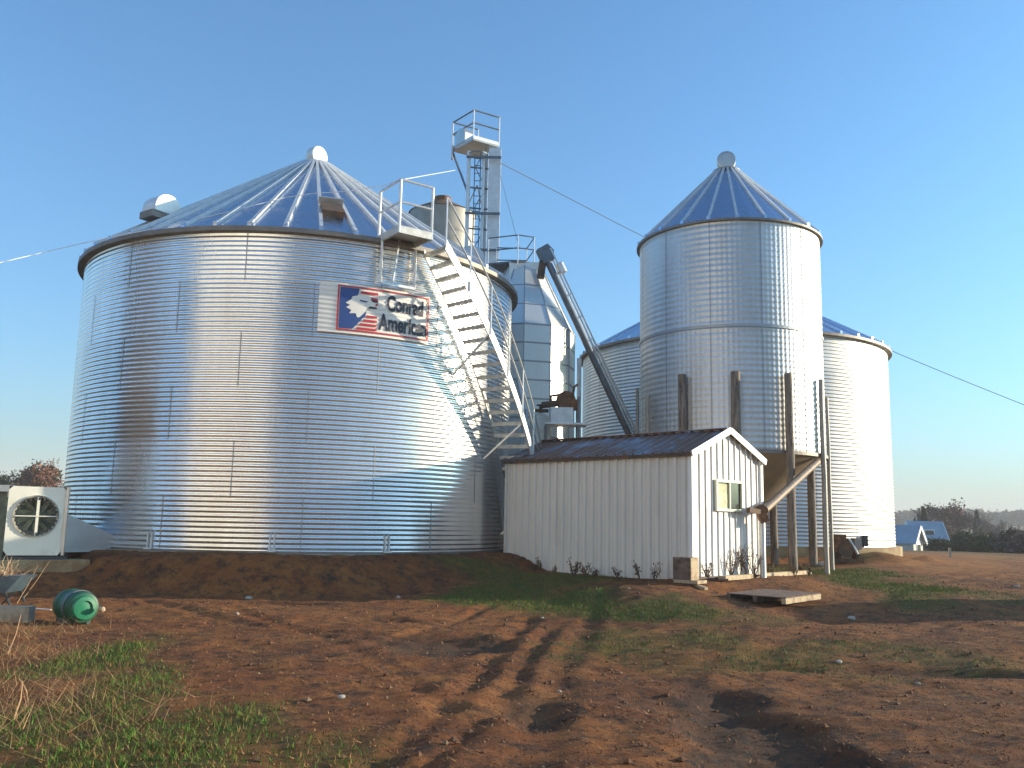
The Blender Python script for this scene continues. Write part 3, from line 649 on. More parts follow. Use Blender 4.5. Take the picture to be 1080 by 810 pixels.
t.part('head_chute', MB().box((WC.x-.02, WC.y-.25, 8.62), (.95, .7, .5)), M['tank_metal'])
mb = MB(); pc = [Vector((-.85, 27.9, 9.0)), Vector((.10, 27.5, 9.2)), Vector((.62, 27.7, 9.2)), Vector((.4, 28.9, 9.2)), Vector((-.6, 28.9, 9.0))]
t.part('platform_floor', MB().prism([(p.x, p.y) for p in pc], (0, 0, 8.84), (1, 0, 0), (0, 1, 0), (0, 0, .05)), M['steel_dark'])
for p in pc: t.part('rail_post', MB().tube([(p.x, p.y, 8.7), (p.x, p.y, 9.72)], .022, 6), M['steel'])
for h_ in (9.72, 9.3):
    t.part('guard_rail', MB().tube([(p.x, p.y, h_) for p in pc], .02, 6), M['steel_dark'])

# ---- inclined auger from shed side to the tank top
a_t = at(573, 266, 27.2); a_b = at(668, 468, 27.8); dirn = (a_b-a_t).normalized(); k = (a_b.z-gz(a_b.x, a_b.y)-.3)/(-dirn.z); a_e = a_b+dirn*k
t = Thing('inclined_auger', 'long dark inclined auger leaning up to the top of the pale tank', 'auger', (a_e.x, a_e.y, a_e.z-.3))
t.part('tube', MB().tube([a_t, a_e], .105, 14), M['auger_steel'], smooth=True)
side = dirn.cross(Vector((0, 0, 1))).normalized(); upn = side.cross(dirn).normalized()
if upn.z < 0: upn = -upn
mb = MB(); n = 13; Lg = (a_e-a_t).length
for s in (-1, 1): mb.beam(a_t+upn*.22+side*.14*s, a_e+upn*.22+side*.14*s, .05, .05)
for i in range(n):
    p = a_t+dirn*Lg*i/n
    for s in (-1, 1): mb.beam(p+side*.11*s+upn*.05, p+upn*.22+side*.14*s, .03, .03)
t.part('truss', mb, M['steel'])
hd = t.part('head_box', MB().prism([(-.14, -.17), (.36, -.18), (.36, .17), (.08, .30), (-.18, .2)], a_t-side*.15, dirn, upn, side*.3), M['auger_steel'])
t.part('motor', MB().lathe(a_t+dirn*.5+upn*.32, [(.09, 0), (.13, .03), (.13, .34), (.08, .37)], 16, dirn), M['steel'], smooth=True)
t.part('spout', MB().tube([a_t+dirn*.1+Vector((-.05, 0, -.2)), a_t+dirn*.1+Vector((-.12, 0, -.75))], .12, 10), M['rust_dark'])
t.part('hopper', MB().lathe(a_e+Vector((0, 0, -.28)), [(.2, 0), (.38, .5), (.4, .5)], 14), M['rust'])

# ---- pipes standing by the tank foot
grp = 'grain pipes by the tank foot'
for i, (x0, y0, x1, y1, YY, r_, lb) in enumerate(((546, 400, 562, 478, 26.2, .055, 'longer grey pipe leaning against the pale tank, leftmost of the pair'), (556, 432, 548, 482, 26.0, .06, 'shorter grey pipe crossing in front of its neighbour beside the tank'))):
    p0 = at(x0, y0, YY); p1 = at(x1, y1, YY-.3); d_ = (p1-p0).normalized(); p1 = p0+d_*((p0.z-gz(p1.x, p1.y)-.02)/(-d_.z)); single('grain_pipe', MB().tube([p0, p1], r_, 10), M['steel'], lb, 'pipe', p1, grp, True)
# ---- burner stand
p = at(592, 448, 24.6); gz0 = gz(p.x, p.y)
t = Thing('dryer_blower', 'rusty blower and motor on a railed stand behind the shed roof', 'blower', (p.x, p.y, gz0))
zt = p.z; mb = MB()
for sx in (-.42, .45):
    for sy in (-.3, .3): mb.beam((p.x+sx, p.y+sy, gz0), (p.x+sx, p.y+sy, zt+.75 if sx > 0 else zt), .06, .06)
for z in (zt-.55, zt-1.2):
    mb.beam((p.x-.42, p.y-.3, z), (p.x+.45, p.y-.3, z), .05, .05); mb.beam((p.x-.42, p.y-.3, z-.5), (p.x+.45, p.y-.3, z), .04, .04)
t.part('stand', mb, M['steel_dark'])
t.part('deck', MB().box((p.x+.12, p.y, zt), (1.15, .75, .05)), M['trim'])
t.part('motor_case', MB().box((p.x+.0, p.y, zt+.25), (.62, .45, .42)).box((p.x-.13, p.y-.24, zt+.25), (.04, .03, .38)).box((p.x+.13, p.y-.24, zt+.25), (.04, .03, .38)), M['steel'])
t.part('fan_scroll', MB().lathe((p.x+.12, p.y-.2, zt+.66), [(.12, 0), (.26, .02), (.28, .2), (.26, .38), (.1, .4)], 20, (0, 1, 0)).box((p.x+.32, p.y, zt+.55), (.3, .38, .26)), M['rust'], smooth=True)
t.part('shaft', MB().tube([(p.x-.55, p.y-.1, zt+.52), (p.x-.1, p.y-.1, zt+.58)], .09, 12).tube([(p.x-.30, p.y-.1, zt+.50), (p.x-.30, p.y-.1, zt+.78), (p.x-.05, p.y-.1, zt+.82)], .04, 8), M['rust_dark'], smooth=True)
t.part('gauge_pipe', MB().tube([(p.x+.3, p.y-.1, zt+.8), (p.x+.34, p.y-.1, zt+1.05), (p.x+.44, p.y-.1, zt+1.12)], .035, 8), M['rust'])
p2 = at(574, 434, 25.2)
t = Thing('control_cabinet', 'pale upright cylinder with a rusty valve on top left of the blower', 'tank', (p2.x-.1, p2.y, gz(p2.x, p2.y)))
t.part('body', MB().lathe((p2.x-.1, p2.y, gz(p2.x, p2.y)), [(.3, 0), (.3, p2.z-gz(p2.x, p2.y)-.3), (.22, p2.z-gz(p2.x, p2.y)-.12), (.06, p2.z-gz(p2.x, p2.y)-.05)], 20), M['fan_white'], smooth=True)
t.part('valve', MB().tube([(p2.x-.28, p2.y, p2.z+.02), (p2.x+.12, p2.y, p2.z+.02)], .05, 8).tube([(p2.x-.1, p2.y, p2.z-.1), (p2.x-.1, p2.y, p2.z+.14)], .045, 8).lathe((p2.x-.1, p2.y-.02, p2.z+.16), [(.12, 0), (.12, .03)], 12), M['rust_dark'])
p3 = at(611, 378, 26.4); p3b = gz(p3.x, p3.y)
single('vent_pipe', MB().tube([p3, (p3.x, p3.y, p3b)], .07, 10).tube([(p3.x-.02, p3.y-.12, p3.z-.3), (p3.x-.02, p3.y-.12, p3b)], .04, 8), M['steel'], 'slim upright pipe at the right edge of the pale tank', 'pipe', (p3.x, p3.y, p3b))

# ---- hopper bin
o = Vector((HB.x, HB.y, -.34))
t = Thing('hopper_bin', 'tall narrow cone roofed bin raised on timber posts behind the white shed', 'hopper bin', o)
me = wall_mesh(HB, HR, H0, H1-H0, .153, .0065, 720, 12, (H1-H0)/2, o, per=6, flute=.0035, fn=120, stagger=False, rot=math.atan2(-HB.y, -HB.x)-rad(10.6))
w = with_seams('wall', me, seams(HB, HR, H0, H1-H0, .153, .0065, 12, (H1-H0)/2, math.atan2(-HB.y, -HB.x)-rad(10.6), False, .0035, w=.04), [M['galv_old'], M['seam']], t.e, o)
t.part('middle_band', ring(HB, HR+.012, HR+.03, H0+3.26, H0+3.34, 96), M['seam'], label='thin dark belt around the wall at half height')
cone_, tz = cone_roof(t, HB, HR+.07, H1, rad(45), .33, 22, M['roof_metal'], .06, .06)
t.part('eave_rim', ring(HB, HR+.0, HR+.10, H1-.07, H1-.01, 96), M['rim'])
peak_vent(t, HB, tz-.12, .27, (-.22, -1, .0), .33, 'galv_old')
t.part('hopper_cone', MB().lathe((HB.x, HB.y, .42), [(.28, 0), (.28, .25), (HR-.01, H0-.42+.0), (HR+.015, H0-.42), (HR+.015, H0-.42+.06)], 64), M['cone_metal'], smooth=True)
t.part('base_rim', ring(HB, HR+.008, HR+.05, H0+.0, H0+.09, 96), M['rim'])
mb = MB()
fdir = math.atan2(-HB.y, -HB.x)
posts = []
for k in range(12):
    a = fdir+rad(3+30*k); top = 4.60
    rr = {0: .125, 11: .11, 1: .105, 2: .065, 10: .06, 9: .05, 3: .05}.get(k, .11)
    if k == 3: top = 4.30
    if k == 10: top = 4.2
    q = polar(HB, HR+.04+rr, a, 0); g0 = gz(q.x, q.y)-.05; lean = Vector((random.uniform(-.02, .02), random.uniform(-.02, .02), 0))
    n = 8; pts = [q+Vector((random.uniform(-.008, .008), random.uniform(-.008, .008), g0+(top-g0)*i/n)) for i in range(n+1)]
    m_ = M['wood_post'] if k not in (2, 3, 10, 9) else M['dull_tank']
    pp = t.part('leg', MB().tube(pts, [rr*(1.06-.12*i/n) for i in range(n+1)], 12), m_, smooth=True, label={1: 'round brown timber leg catching the low sun', 3: 'slim grey metal leg', 2: 'slim pale leg just left of the thinnest one'}.get(k))
    if k not in (3, 10):
        for z in ((2.85, 3.5, 4.2) if k in (0, 1, 11) else ()): t.part('bolt', MB().lathe(polar(HB, HR+.04+rr*2-.01, a, z), [(.03, 0), (.03, .03)], 8, (math.cos(a), math.sin(a), 0)), M['steel_dark'], pp)
    if k == 99: t.part('leg_angle', MB().beam(polar(HB, HR+.05, a+.06, g0), polar(HB, HR+.05, a+.06, 4.35), .06, .06), M['steel_lit'])
qf = gp(867, 598)
single('footing_stone', MB().lathe((qf.x, qf.y, qf.z-.02), [(.16, 0), (.19, .07), (.12, .15), (.03, .17)], 9), M['white_junk'], 'pale lump of concrete at the foot of the thin metal leg', 'concrete lump', qf)
# unloading tube
p0 = at(862, 487, 23.4); p1 = at(806, 538, 19.45); p2_ = at(803, 540, 19.4)
t = Thing('unloading_spout', 'sloping spout under the raised bin ending in a rusty elbow by the shed corner', 'spout', (p2_.x, p2_.y, gz(p2_.x, p2_.y)))
t.part('tube', MB().tube([p0, p1], .09, 14), M['spout_brown'], smooth=True)
hc = Vector((HB.x, HB.y, .62)); 
eb = t.part('elbow', MB().beam(at(800, 533, 19.35), at(806.5, 551, 19.35), .20, .17, (1, 0, 0)), M['rust'])
t.part('mouth', MB().beam(at(802, 540, 19.3), at(789, 538, 19.05), .10, .10), M['rust_dark'], eb)
pv = at(803.5, 552, 19.42); gg = gz(pv.x, pv.y); t.part('drop_pipe', MB().tube([pv+Vector((0, 0, .05)), (pv.x, pv.y, gg)], .07, 12), M['steel'], smooth=True)

# ---- big right bin
o = Vector((BB.x, BB.y, BZ))
t = Thing('grain_bin', 'broad corrugated bin standing behind the raised bin, its right side glaring in sun', 'grain bin', o)
me = wall_mesh(BB, BR, BZ, BH, .121, .0100, 200, 11, BH/6, o, rot=.1)
w = with_seams('wall', me, seams(BB, BR, BZ, BH, .121, .0100, 11, BH/6, .1, True), [M['galv_old'], M['seam']], t.e, o)
_, tz = cone_roof(t, BB, BR+.13, BZ+BH+.02, rad(30), .4, 44, M['roof_metal'], .05, .05, 0)
t.part('eave_rim', ring(BB, BR, BR+.16, BZ+BH-.08, BZ+BH+.01, 140), M['rim'])
peak_vent(t, BB, tz, .25, (.9, -.4, 0), .34)
t.part('foundation', ring(BB, .5, BR+.22, -.5, BZ-.005, 96), M['found'])
q = polar(BB, BR+.06, math.atan2(-5.1, 3.35), BZ+.2); t.part('anchor_bracket', MB().box(q, (.14, .12, .36)), M['guard'])

# ------------------------------------------------------------------ shed
def sp(u, w_, z): return SC-SA*u+SB*w_+Vector((0, 0, z))
t = Thing('storage_shed', 'white ribbed metal shed with a rusty roof tinted sky blue and one small end window', 'shed', sp(SL/2, SW/2, 0))
def ribbed(a, b_, z0, topf, outn, pitch, groove=False, mi=0):
    """vertical ribbed sheet from a to b, top height from topf(s)"""
    L_w = (b_-a).length; d = (b_-a)/L_w; n = int(L_w/pitch); pitch = L_w/n; xs = []; 
    for i in range(n):
        s = i*pitch
        if groove: xs += [(s, 0), (s+pitch*.36, 0), (s+pitch*.36+.004, .026), (s+pitch*.36+.026, .026), (s+pitch*.36+.036, 0)]
        else: xs += [(s, 0), (s+pitch*.30, 0), (s+pitch*.35, .052), (s+pitch*.55, .052), (s+pitch*.63, 0), (s+pitch*.8, 0), (s+pitch*.82, .014), (s+pitch*.87, .014), (s+pitch*.9, 0)]
    xs.append((L_w, 0)); vs = []; fs = []
    for s, o_ in xs:
        p = a+d*s+outn*o_; vs += [Vector((p.x, p.y, z0)), Vector((p.x, p.y, topf(s)))]
    for i in range(len(xs)-1): fs.append((2*i, 2*i+2, 2*i+3, 2*i+1))
    return MB().add(vs, fs)
zb = SC.z; nl = -SB; ngab = SA
gab = lambda s: zb+SH+(SRH-SH)*(1-abs(s-SW/2)/(SW/2))
t.part('side_wall', ribbed(sp(SL, 0, 0), sp(0, 0, 0), zb-.25, lambda s: zb+SH, nl, .215), M['shed_long'], label='dull shaded long side of vertical ribs')
t.part('side_wall', ribbed(sp(0, SW, 0), sp(SL, SW, 0), zb-.25, lambda s: zb+SH, SB, .215), M['shed_long'])
t.part('gable_wall', ribbed(sp(0, 0, 0), sp(0, SW, 0), zb-.25, gab, ngab, .225, True), M['shed_white'], label='bright white end wall in full sun')
t.part('gable_wall', ribbed(sp(SL, SW, 0), sp(SL, 0, 0), zb-.25, gab, -ngab, .225, True), M['shed_long'])
mb = MB(); ov = .10; n = 22
for sd in (0, 1):
    ridge = lambda u: sp(u, SW/2, SRH+.05); eav = (lambda u: sp(u, -.12, SH-.01)) if sd == 0 else (lambda u: sp(u, SW+.12, SH-.01))
    xs = []
    for i in range(n):
        s = -ov+(SL+2*ov)*i/n; pt = (SL+2*ov)/n; xs += [(s, 0), (s+pt*.68, 0), (s+pt*.75, .028), (s+pt*.9, .028), (s+pt*.97, 0)]
    xs.append((SL+ov, 0)); vs = []; fs = []
    for s, o_ in xs:
        for q in (ridge(s), eav(s)): vs.append(q+Vector((0, 0, o_)))
    nn = len(vs)
    for s, o_ in xs:
        for q in (ridge(s), eav(s)): vs.append(q+Vector((0, 0, o_-.012)))
    for i in range(len(xs)-1):
        fs.append((2*i, 2*i+2, 2*i+3, 2*i+1)); fs.append((nn+2*i, nn+2*i+2, nn+2*i+3, nn+2*i+1))
    fs.append(tuple([2*i+1 for i in (0, len(xs)-1)])+tuple([nn+2*(len(xs)-1)+1, nn+1]))
    mb.add(vs, fs)
t.part('roof', mb, M['shed_roof'])
t.part('ridge_cap', MB().beam(sp(-ov, SW/2, SRH+.075), sp(SL+ov, SW/2, SRH+.075), .22, .02), M['shed_roof'])
mb = MB()
for w0, w1, z0_, z1_ in ((-.10, SW/2, SH-.045, SRH+.035), (SW+.10, SW/2, SH-.045, SRH+.035)):
    mb.beam(sp(-ov-.012, w0, z0_), sp(-ov-.012, w1, z1_), .03, .13)
t.part('barge_board', mb, M['trim'])
for w_ in (0, SW): t.part('corner_trim', MB().box(sp(-.02, w_, SH/2-.1), (.09, .09, SH+.15), Matrix.Rotation(rad(-44.9), 3, 'Z')), M['trim'])
t.part('corner_trim', MB().box(sp(SL, 0, SH/2-.1), (.07, .07, SH+.1), Matrix.Rotation(rad(-44.9), 3, 'Z')), M['shed_long'])
t.part('eave_trim', MB().beam(sp(SL+.05, -.085, SH-.05), sp(-.06, -.085, SH-.05), .03, .07), M['rust_dark'])
# window: px 753-779 x 508-538 on the gable
def gab_pt(px, py):
    d = ray(px, py); k = (SC-EYE).dot(SA)/d.dot(SA); q = EYE+d*k; return (q-SC).dot(SB), q.z
w0, z0_ = gab_pt(753.5, 537.5); w1, z1_ = gab_pt(779.5, 509); wc = (w0+w1)/2; zc = (z0_+z1_)/2; ww = w1-w0; wh = z1_-z0_
R45 = Matrix.Rotation(rad(-44.9), 3, 'Z'); mb = MB(); off = -.045
def gb(w_, z_, sx, sy, sz, o_=off): return sp(o_, w_, 0)+Vector((0, 0, z_-zb)), (sx, sy, sz)
for w_, z_, sy, sz in ((w0, zc, .05, wh), (w1, zc, .05, wh), (wc, z0_, ww+.05, .05), (wc, z1_, ww+.05, .05), (wc, zc, .035, wh)):
    mb.box(*gb(w_, z_, .07, sy, sz), R45)
win = t.part('window', mb, M['frame_yellow'])
t.part('pane', MB().box(*gb(wc, zc, .012, ww-.05, wh-.05, -.030), R45), M['glass'], win)
t.part('blind', MB().box(*gb(w0+ww*.27, zc-.02, .008, ww*.38, wh*.86, -.040), R45), M['curtain'], win)

# ---- crate and boards at the shed corner
pc_ = Vector((3.42, 17.66, 0)); g0 = gz(pc_.x, pc_.y); Rz = Matrix.Rotation(rad(-38), 3, 'Z')
t = Thing('wooden_crate', 'brown upright crate with a tan end at the shed corner', 'crate', (pc_.x, pc_.y, g0))
t.part('body', MB().box(pc_+Vector((0, 0, g0+.22)), (.36, .34, .50), Rz), M['wood_grey'])
t.part('end_panel', MB().box(pc_+Rz @ Vector((.19, 0, 0))+Vector((0, 0, g0+.22)), (.02, .32, .48), Rz), M['wood_pale'])
t.part('foot_rail', MB().box(pc_+Rz @ Vector((.1, 0, 0))+Vector((0, 0, g0+.02)), (.5, .4, .06), Rz), M['wood_pale'])
def plank(px0, py0, px1, py1, w_, h_, m_, lb, lift=.03, grp=None):
    a = gp(px0, py0); b_ = gp(px1, py1); a.z += lift; b_.z += lift; return single('plank', MB().beam(a, b_, w_, h_), m_, lb, 'plank', (a+b_)/2, grp)
plank(762, 616, 853, 606, .14, .09, M['wood_pale'], 'long pale beam lying in the grass from the shed end towards the posts', .07)
plank(728, 603, 764, 616, .16, .04, M['wood_grey'], 'short dark board on the heap against the shed end', .05)
plank(733, 612, 800, 609, .12, .04, M['wood_grey'], 'thin grey board half buried along the shed end wall', .04)
plank(716, 613, 745, 617, .10, .05, M['wood_pale'], 'stub of yellowish timber below the brown crate', .03)
a = gp(766, 630); b_ = gp(806, 622); c_ = gp(866, 634); d_ = gp(826, 644)
t = Thing('pallet', 'weathered wooden pallet lying flat in the yard before the shed end', 'pallet', (a+c_)/2)
ax = (c_-b_); ay = (b_-a); O = a+Vector((0, 0, .02)); zf = max(a.z, b_.z, c_.z, d_.z)
ux = Vector((ax.x, ax.y, 0)); uy = Vector((ay.x, ay.y, 0)); Lx = ux.length; Ly = uy.length; O = Vector((a.x, a.y, (a.z+c_.z)/2+.0))
for i in range(7): t.part('deck_board', MB().prism([(0, (i+.06)/7), (1, (i+.06)/7), (1, (i+.94)/7), (0, (i+.94)/7)], O+Vector((0, 0, .095)), ux, uy, (0, 0, .018)), M['pallet_wood'])
for i in range(3):
    s = (.0, .46, .93)[i]; t.part('bearer', MB().prism([(s, 0), (s+.07, 0), (s+.07, 1), (s, 1)], O, ux, uy, (0, 0, .093)), M['wood_pale'] if i == 2 else M['wood_grey'])  # end bearer paler: sunlight on that edge is put into its colour

# ------------------------------------------------------------------ fan and duct on the left
def fan_unit(name, label, tl, br, YY, with_guard=True):
    A = at(*tl, YY); B = at(*br, YY); return A, B
fl_ = at(17, 513, 17.5); fr = at(71, 514, 17.5); zt_ = fl_.z; zb_ = at(45, 586, 17.4).z
cx = (fl_.x+fr.x)/2+.0; wd = (fr.x-fl_.x)*1.0; zc = (zt_+zb_)/2; ht = zt_-zb_
t = Thing('centrifugal_fan', 'square off white blower housing with a round guarded intake and tapering duct', 'fan', (cx, 17.9, zb_-.2))
Rf = Matrix.Rotation(rad(29), 3, 'Z')
def fp(x, y, z): return Vector((cx, 17.40, zc))+Rf @ Vector((x, y, 0))+Vector((0, 0, z))
hous = MB(); hw = wd/2; hh = ht/2; rc = .365; cz0 = .09
# front face with a round opening
seg = 48; vs = []; fs = []
for k in range(seg):
    a_ = 2*PI*k/seg; cs, sn = math.cos(a_), math.sin(a_); vs.append(fp(rc*cs, 0, rc*sn+cz0))
    q = max(abs(cs)/hw, 1e-9); r1 = min(hw/max(abs(cs), 1e-6), (hh-cz0)/max(sn, 1e-6) if sn > 0 else (hh+cz0)/max(-sn, 1e-6)); vs.append(fp(r1*cs, 0, r1*sn+cz0))
for k in range(seg): k2 = (k+1) % seg; fs.append((2*k, 2*k2, 2*k2+1, 2*k+1))
hous.add(vs, fs)
dpt = .62
for (x0, z0, x1, z1) in ((-hw, -hh, -hw, hh), (-hw, hh, hw, hh), (hw, hh, hw, -hh), (hw, -hh, -hw, -hh)):
    hous.add([fp(x0, 0, z0), fp(x1, 0, z1), fp(x1, dpt, z1), fp(x0, dpt, z0)], [(0, 1, 2, 3)])
hous.add([fp(-hw, dpt, -hh), fp(hw, dpt, -hh), fp(hw, dpt, hh), fp(-hw, dpt, hh)], [(0, 1, 2, 3)])
hb = t.part('housing', hous, M['fan_white'])
t.part('intake_ring', MB().lathe(fp(0, -.03, cz0), [(rc+.03, 0), (rc+.03, .03), (rc, .03), (rc-.01, .3)], 48, Rf @ Vector((0, 1, 0)), caps=False), M['fan_white'], hb)
t.part('impeller', MB().lathe(fp(0, .25, cz0), [(rc-.02, 0), (rc-.02, .02)], 40, Rf @ Vector((0, 1, 0))).lathe(fp(0, .06, cz0), [(.09, 0), (.09, .2)], 20, Rf @ Vector((0, 1, 0))), M['fan_inner'])
for k in range(10):
    a_ = 2*PI*k/10; t.part('fan_blade', MB().beam(fp(math.cos(a_)*.08, .17, math.sin(a_)*.08+cz0), fp(math.cos(a_+.35)*(rc-.04), .17, math.sin(a_+.35)*(rc-.04)+cz0), .10, .012, Rf @ Vector((.5, .8, .3))), M['fan_inner'])
for k in range(26):
    a_ = 2*PI*k/26; gm = MB(); gm.beam(fp(math.cos(a_)*(rc+.005), -.038, math.sin(a_)*(rc+.005)+cz0), fp(math.cos(a_)*(rc-.055), -.038, math.sin(a_)*(rc-.055)+cz0), .045, .012, Rf @ Vector((0, 1, 0)))
    t.part('intake_clip', gm, M['guard'])
gm = MB()
for rr in (.10, .19, .28): gm.lathe(fp(0, -.02, cz0), [(rr-.0025, 0), (rr+.0025, 0), (rr+.0025, .004), (rr-.0025, .004), (rr-.0025, 0)], 36, Rf @ Vector((0, 1, 0)), caps=False)
t.part('wire_guard', gm, M['guard'])
t.part('cross_bar', MB().beam(fp(-rc, -.045, cz0), fp(rc, -.045, cz0), .018, .012, Rf @ Vector((0, 1, 0))).beam(fp(0.02, -.03, cz0+rc), fp(0.02, -.03, cz0-rc), .05, .012, Rf @ Vector((0, 1, 0))), M['fan_white'])
t.part('edge_flange', MB().beam(fp(hw+.02, -.01, -hh), fp(hw+.02, -.01, hh), .05, .05), M['duct'])
# duct tapering to the bin wall
d0 = [fp(hw, .05, .16), fp(hw, dpt, .16), fp(hw, dpt, -hh+.06), fp(hw, .05, -hh+.06)]
e0 = at(137, 572, 19.3); e1 = at(137, 582, 19.3); 
d1 = [e0, e0+Vector((-.5, 1.1, 0)), e1+Vector((-.5, 1.1, 0)), e1]
t.part('duct', MB().add(d0+d1, [(0, 1, 5, 4), (1, 2, 6, 5), (2, 3, 7, 6), (3, 0, 4, 7), (4, 5, 6, 7)]), M['duct'])
t.part('skid', MB().beam(fp(-hw-.02, .02, -hh-.05), fp(hw+.1, .02, -hh-.05), .07, .06).beam(fp(-hw-.02, dpt-.05, -hh-.05), fp(hw+.1, dpt-.05, -hh-.05), .07, .06), M['guard'])
single('concrete_pad', MB().box(fp(.15, .3, -hh-.33), (wd+.7, 1.1, .50), Rf), M['found'], 'dusty tan concrete slab under the white blower housing', 'concrete pad', fp(.15, .3, -hh-.36))
# second housing cut by the left frame edge
a2 = at(-45, 512, 18.2); b2 = at(14, 518, 18.2)
t = Thing('metal_cabinet', 'white topped dark cabinet cut by the left frame edge beside the blower', 'cabinet', ((a2.x+b2.x)/2, 18.5, gz((a2.x+b2.x)/2, 18.5)))
zt2 = at(8, 514, 18.2).z
t.part('body', MB().box(((a2.x+b2.x)/2, 18.7, (zt2-.12-.45)/2), (b2.x-a2.x-.05, .9, zt2-.12+.45)), M['fan_inner'])
t.part('lid', MB().box(((a2.x+b2.x)/2, 18.65, zt2-.02), (b2.x-a2.x, 1.1, .13)).box((b2.x-.03, 18.2, zt2-.13), (.1, .1, .12)), M['fan_white'])

# green drum mower-like tank
q = gp(72, 659); 
t = Thing('green_tank', 'small dark green round tank lying on its side at the left of the yard', 'tank', (q.x, q.y, q.z))
axd = Vector((.72, -.69, .0)).normalized(); cc = q+Vector((.04, .15, .24)); r_ = .225
t.part('shell', MB().lathe(cc-axd*.40, [(.10, -.05), (.19, -.02), (r_*.96, .04), (r_, .10), (r_, .16), (r_+.012, .18), (r_, .20), (r_, .42), (r_+.012, .44), (r_, .46), (r_, .56), (r_*.93, .62), (r_*.80, .64)], 36, axd), M['green'], smooth=True)
t.part('end_cap', MB().lathe(cc+axd*.24, [(r_*.78, 0), (r_*.70, .035), (r_*.45, .045), (r_*.4, .02), (r_*.1, .03)], 32, axd), M['green_light'], smooth=True)
t.part('cradle', MB().box(q+Vector((.03, .1, .04)), (.42, .12, .09)).box(q+Vector((-.15, .42, .04)), (.42, .12, .09)), M['guard'])
t.part('fitting', MB().lathe(cc+Vector((.36, -.12, -.02)), [(.03, 0), (.038, .02), (.038, .07), (.02, .09)], 12, (1, -.2, 0)), M['wood_pale'], smooth=True)
t.part('strap', MB().lathe(cc+axd*.06, [(r_+.003, -.03), (r_+.012, -.03), (r_+.012, .03), (r_+.003, .03)], 36, axd, caps=False), M['steel_dark'])
q = gp(15, 655)
single('concrete_block', MB().box(q+Vector((-.08, 0, .10)), (.62, .22, .22), Matrix.Rotation(rad(5), 3, 'Z')), M['concrete'], 'pale rough concrete block at the left frame edge near the green tank', 'concrete block', q)
a = gp(30, 650); single('white_rod', MB().tube([a+Vector((0, 0, .12)), a+Vector((.32, .02, .1))], .011, 6), M['cord'], 'short white rod between the concrete block and the green tank', 'rod', a)
q = gp(6, 640); t = Thing('wheelbarrow', 'old dark blue barrow heaped with dead weeds at the left frame edge', 'wheelbarrow', q)
t.part('tray', MB().prism([(-.55, 0), (.12, .0), (.34, .26), (-.75, .26)], q+Vector((-.1, -.1, .22)), (1, 0, 0), (0, 0, 1), (0, .5, 0)), M['blue_metal'])
for s in (0, .44): t.part('leg', MB().tube([q+Vector((.0, -.08+s, .24)), q+Vector((.16, -.08+s, -.08))], .02, 6).tube([q+Vector((.16, -.08+s, .24)), q+Vector((-.02, -.08+s, .05))], .015, 6), M['guard'])
t.part('wheel', MB().lathe(q+Vector((-.7, .1, .16)), [(.1, 0), (.19, 0), (.2, .04), (.19, .08), (.1, .08)], 20, (0, 1, 0)), M['guard'])
def straw_bundle(name, base, n, L0, L1, spread, label, up=.9):
    Vv = []; Cc = []
    for i in range(n):
        d = Vector((random.gauss(0, spread), random.gauss(0, spread), random.uniform(.2, up))).normalized(); l = random.uniform(L0, L1); p = base+Vector((random.gauss(0, .12), random.gauss(0, .1), 0)); m1 = p+d*l*.6; e = p+d*l+Vector((random.gauss(0, .06), random.gauss(0, .06), -.05))
        w_ = Vector((random.gauss(0, 1), random.gauss(0, 1), 0)).normalized()*.006
        Vv += [(p-w_, p+w_, m1), (p+w_, m1+w_, m1), (m1-w_*.7, m1+w_*.7, e)]; c = random.choice([(.55, .38, .24), (.62, .48, .34), (.42, .26, .15), (.3, .2, .12)]); Cc += [c]*3
    return tri_cloud(name, np.array([[list(v) for v in tr] for tr in Vv]), np.array(Cc), M['blade'], label, 'dead weeds', kind='stuff')
straw_bundle('dead_weeds', Vector((q.x-.15, q.y+.1, q.z+.42)), 420, .15, .5, .8, 'bleached dead weeds heaped on the old barrow', .8)
# dead stalks near left
for i, (px, py, tx, ty) in enumerate(((24, 632, 52, 592), (18, 636, 40, 596), (8, 690, 22, 648), (14, 760, 24, 718), (30, 742, 20, 715))):
    a = gp(px, py); b_ = at(tx, ty, a.y+.1)
    single('dead_stalk', MB().tube([a, a.lerp(b_, .5)+Vector((.02, 0, .01)), b_], [.008, .006, .003], 5), M['straw'],
        ['tall thin straw stalk leaning right below the blower, the longer one', 'slightly shorter straw stalk beside the tall leaning one', 'pale stalk standing in dead grass under the concrete block', 'lone bleached stalk low in the left corner grass', 'bent stalk leaning left in the low left corner grass'][i], 'stalk', a, 'dead stalks at the left edge')

# ---- weeds along the shed
def weed(px, py, h, n, lb, on=None):
    p = gp(px, py+3.5); mb = MB(); mb2 = MB()
    for i in range(n):
        a_ = random.uniform(0, 2*PI); l = h*random.uniform(.5, 1); tip = p+Vector((math.cos(a_)*l*.35, math.sin(a_)*l*.2, l)); mid = p.lerp(tip, .5)+Vector((random.gauss(0, .03), 0, .02))
        mb.tube([p, mid, tip], [.011, .009, .005], 4)
        for k in range(16):
            c = p.lerp(tip, random.uniform(.35, 1))+Vector((random.gauss(0, .03), random.gauss(0, .03), 0)); s = random.uniform(.02, .055); d1_ = Vector((random.gauss(0, 1), random.gauss(0, 1), random.gauss(0, 1))).normalized()*s; d2_ = Vector((random.gauss(0, 1), random.gauss(0, 1), random.gauss(0, 1))).normalized()*s
            mb2.add([c, c+d1_, c+d2_], [(0, 1, 2)])
    t = Thing('dead_weed', lb, 'weed', p, 'dead weeds along the shed')
    t.part('stem', mb, M['stalk']); t.part('leaf_clump', mb2, M['stalk'])
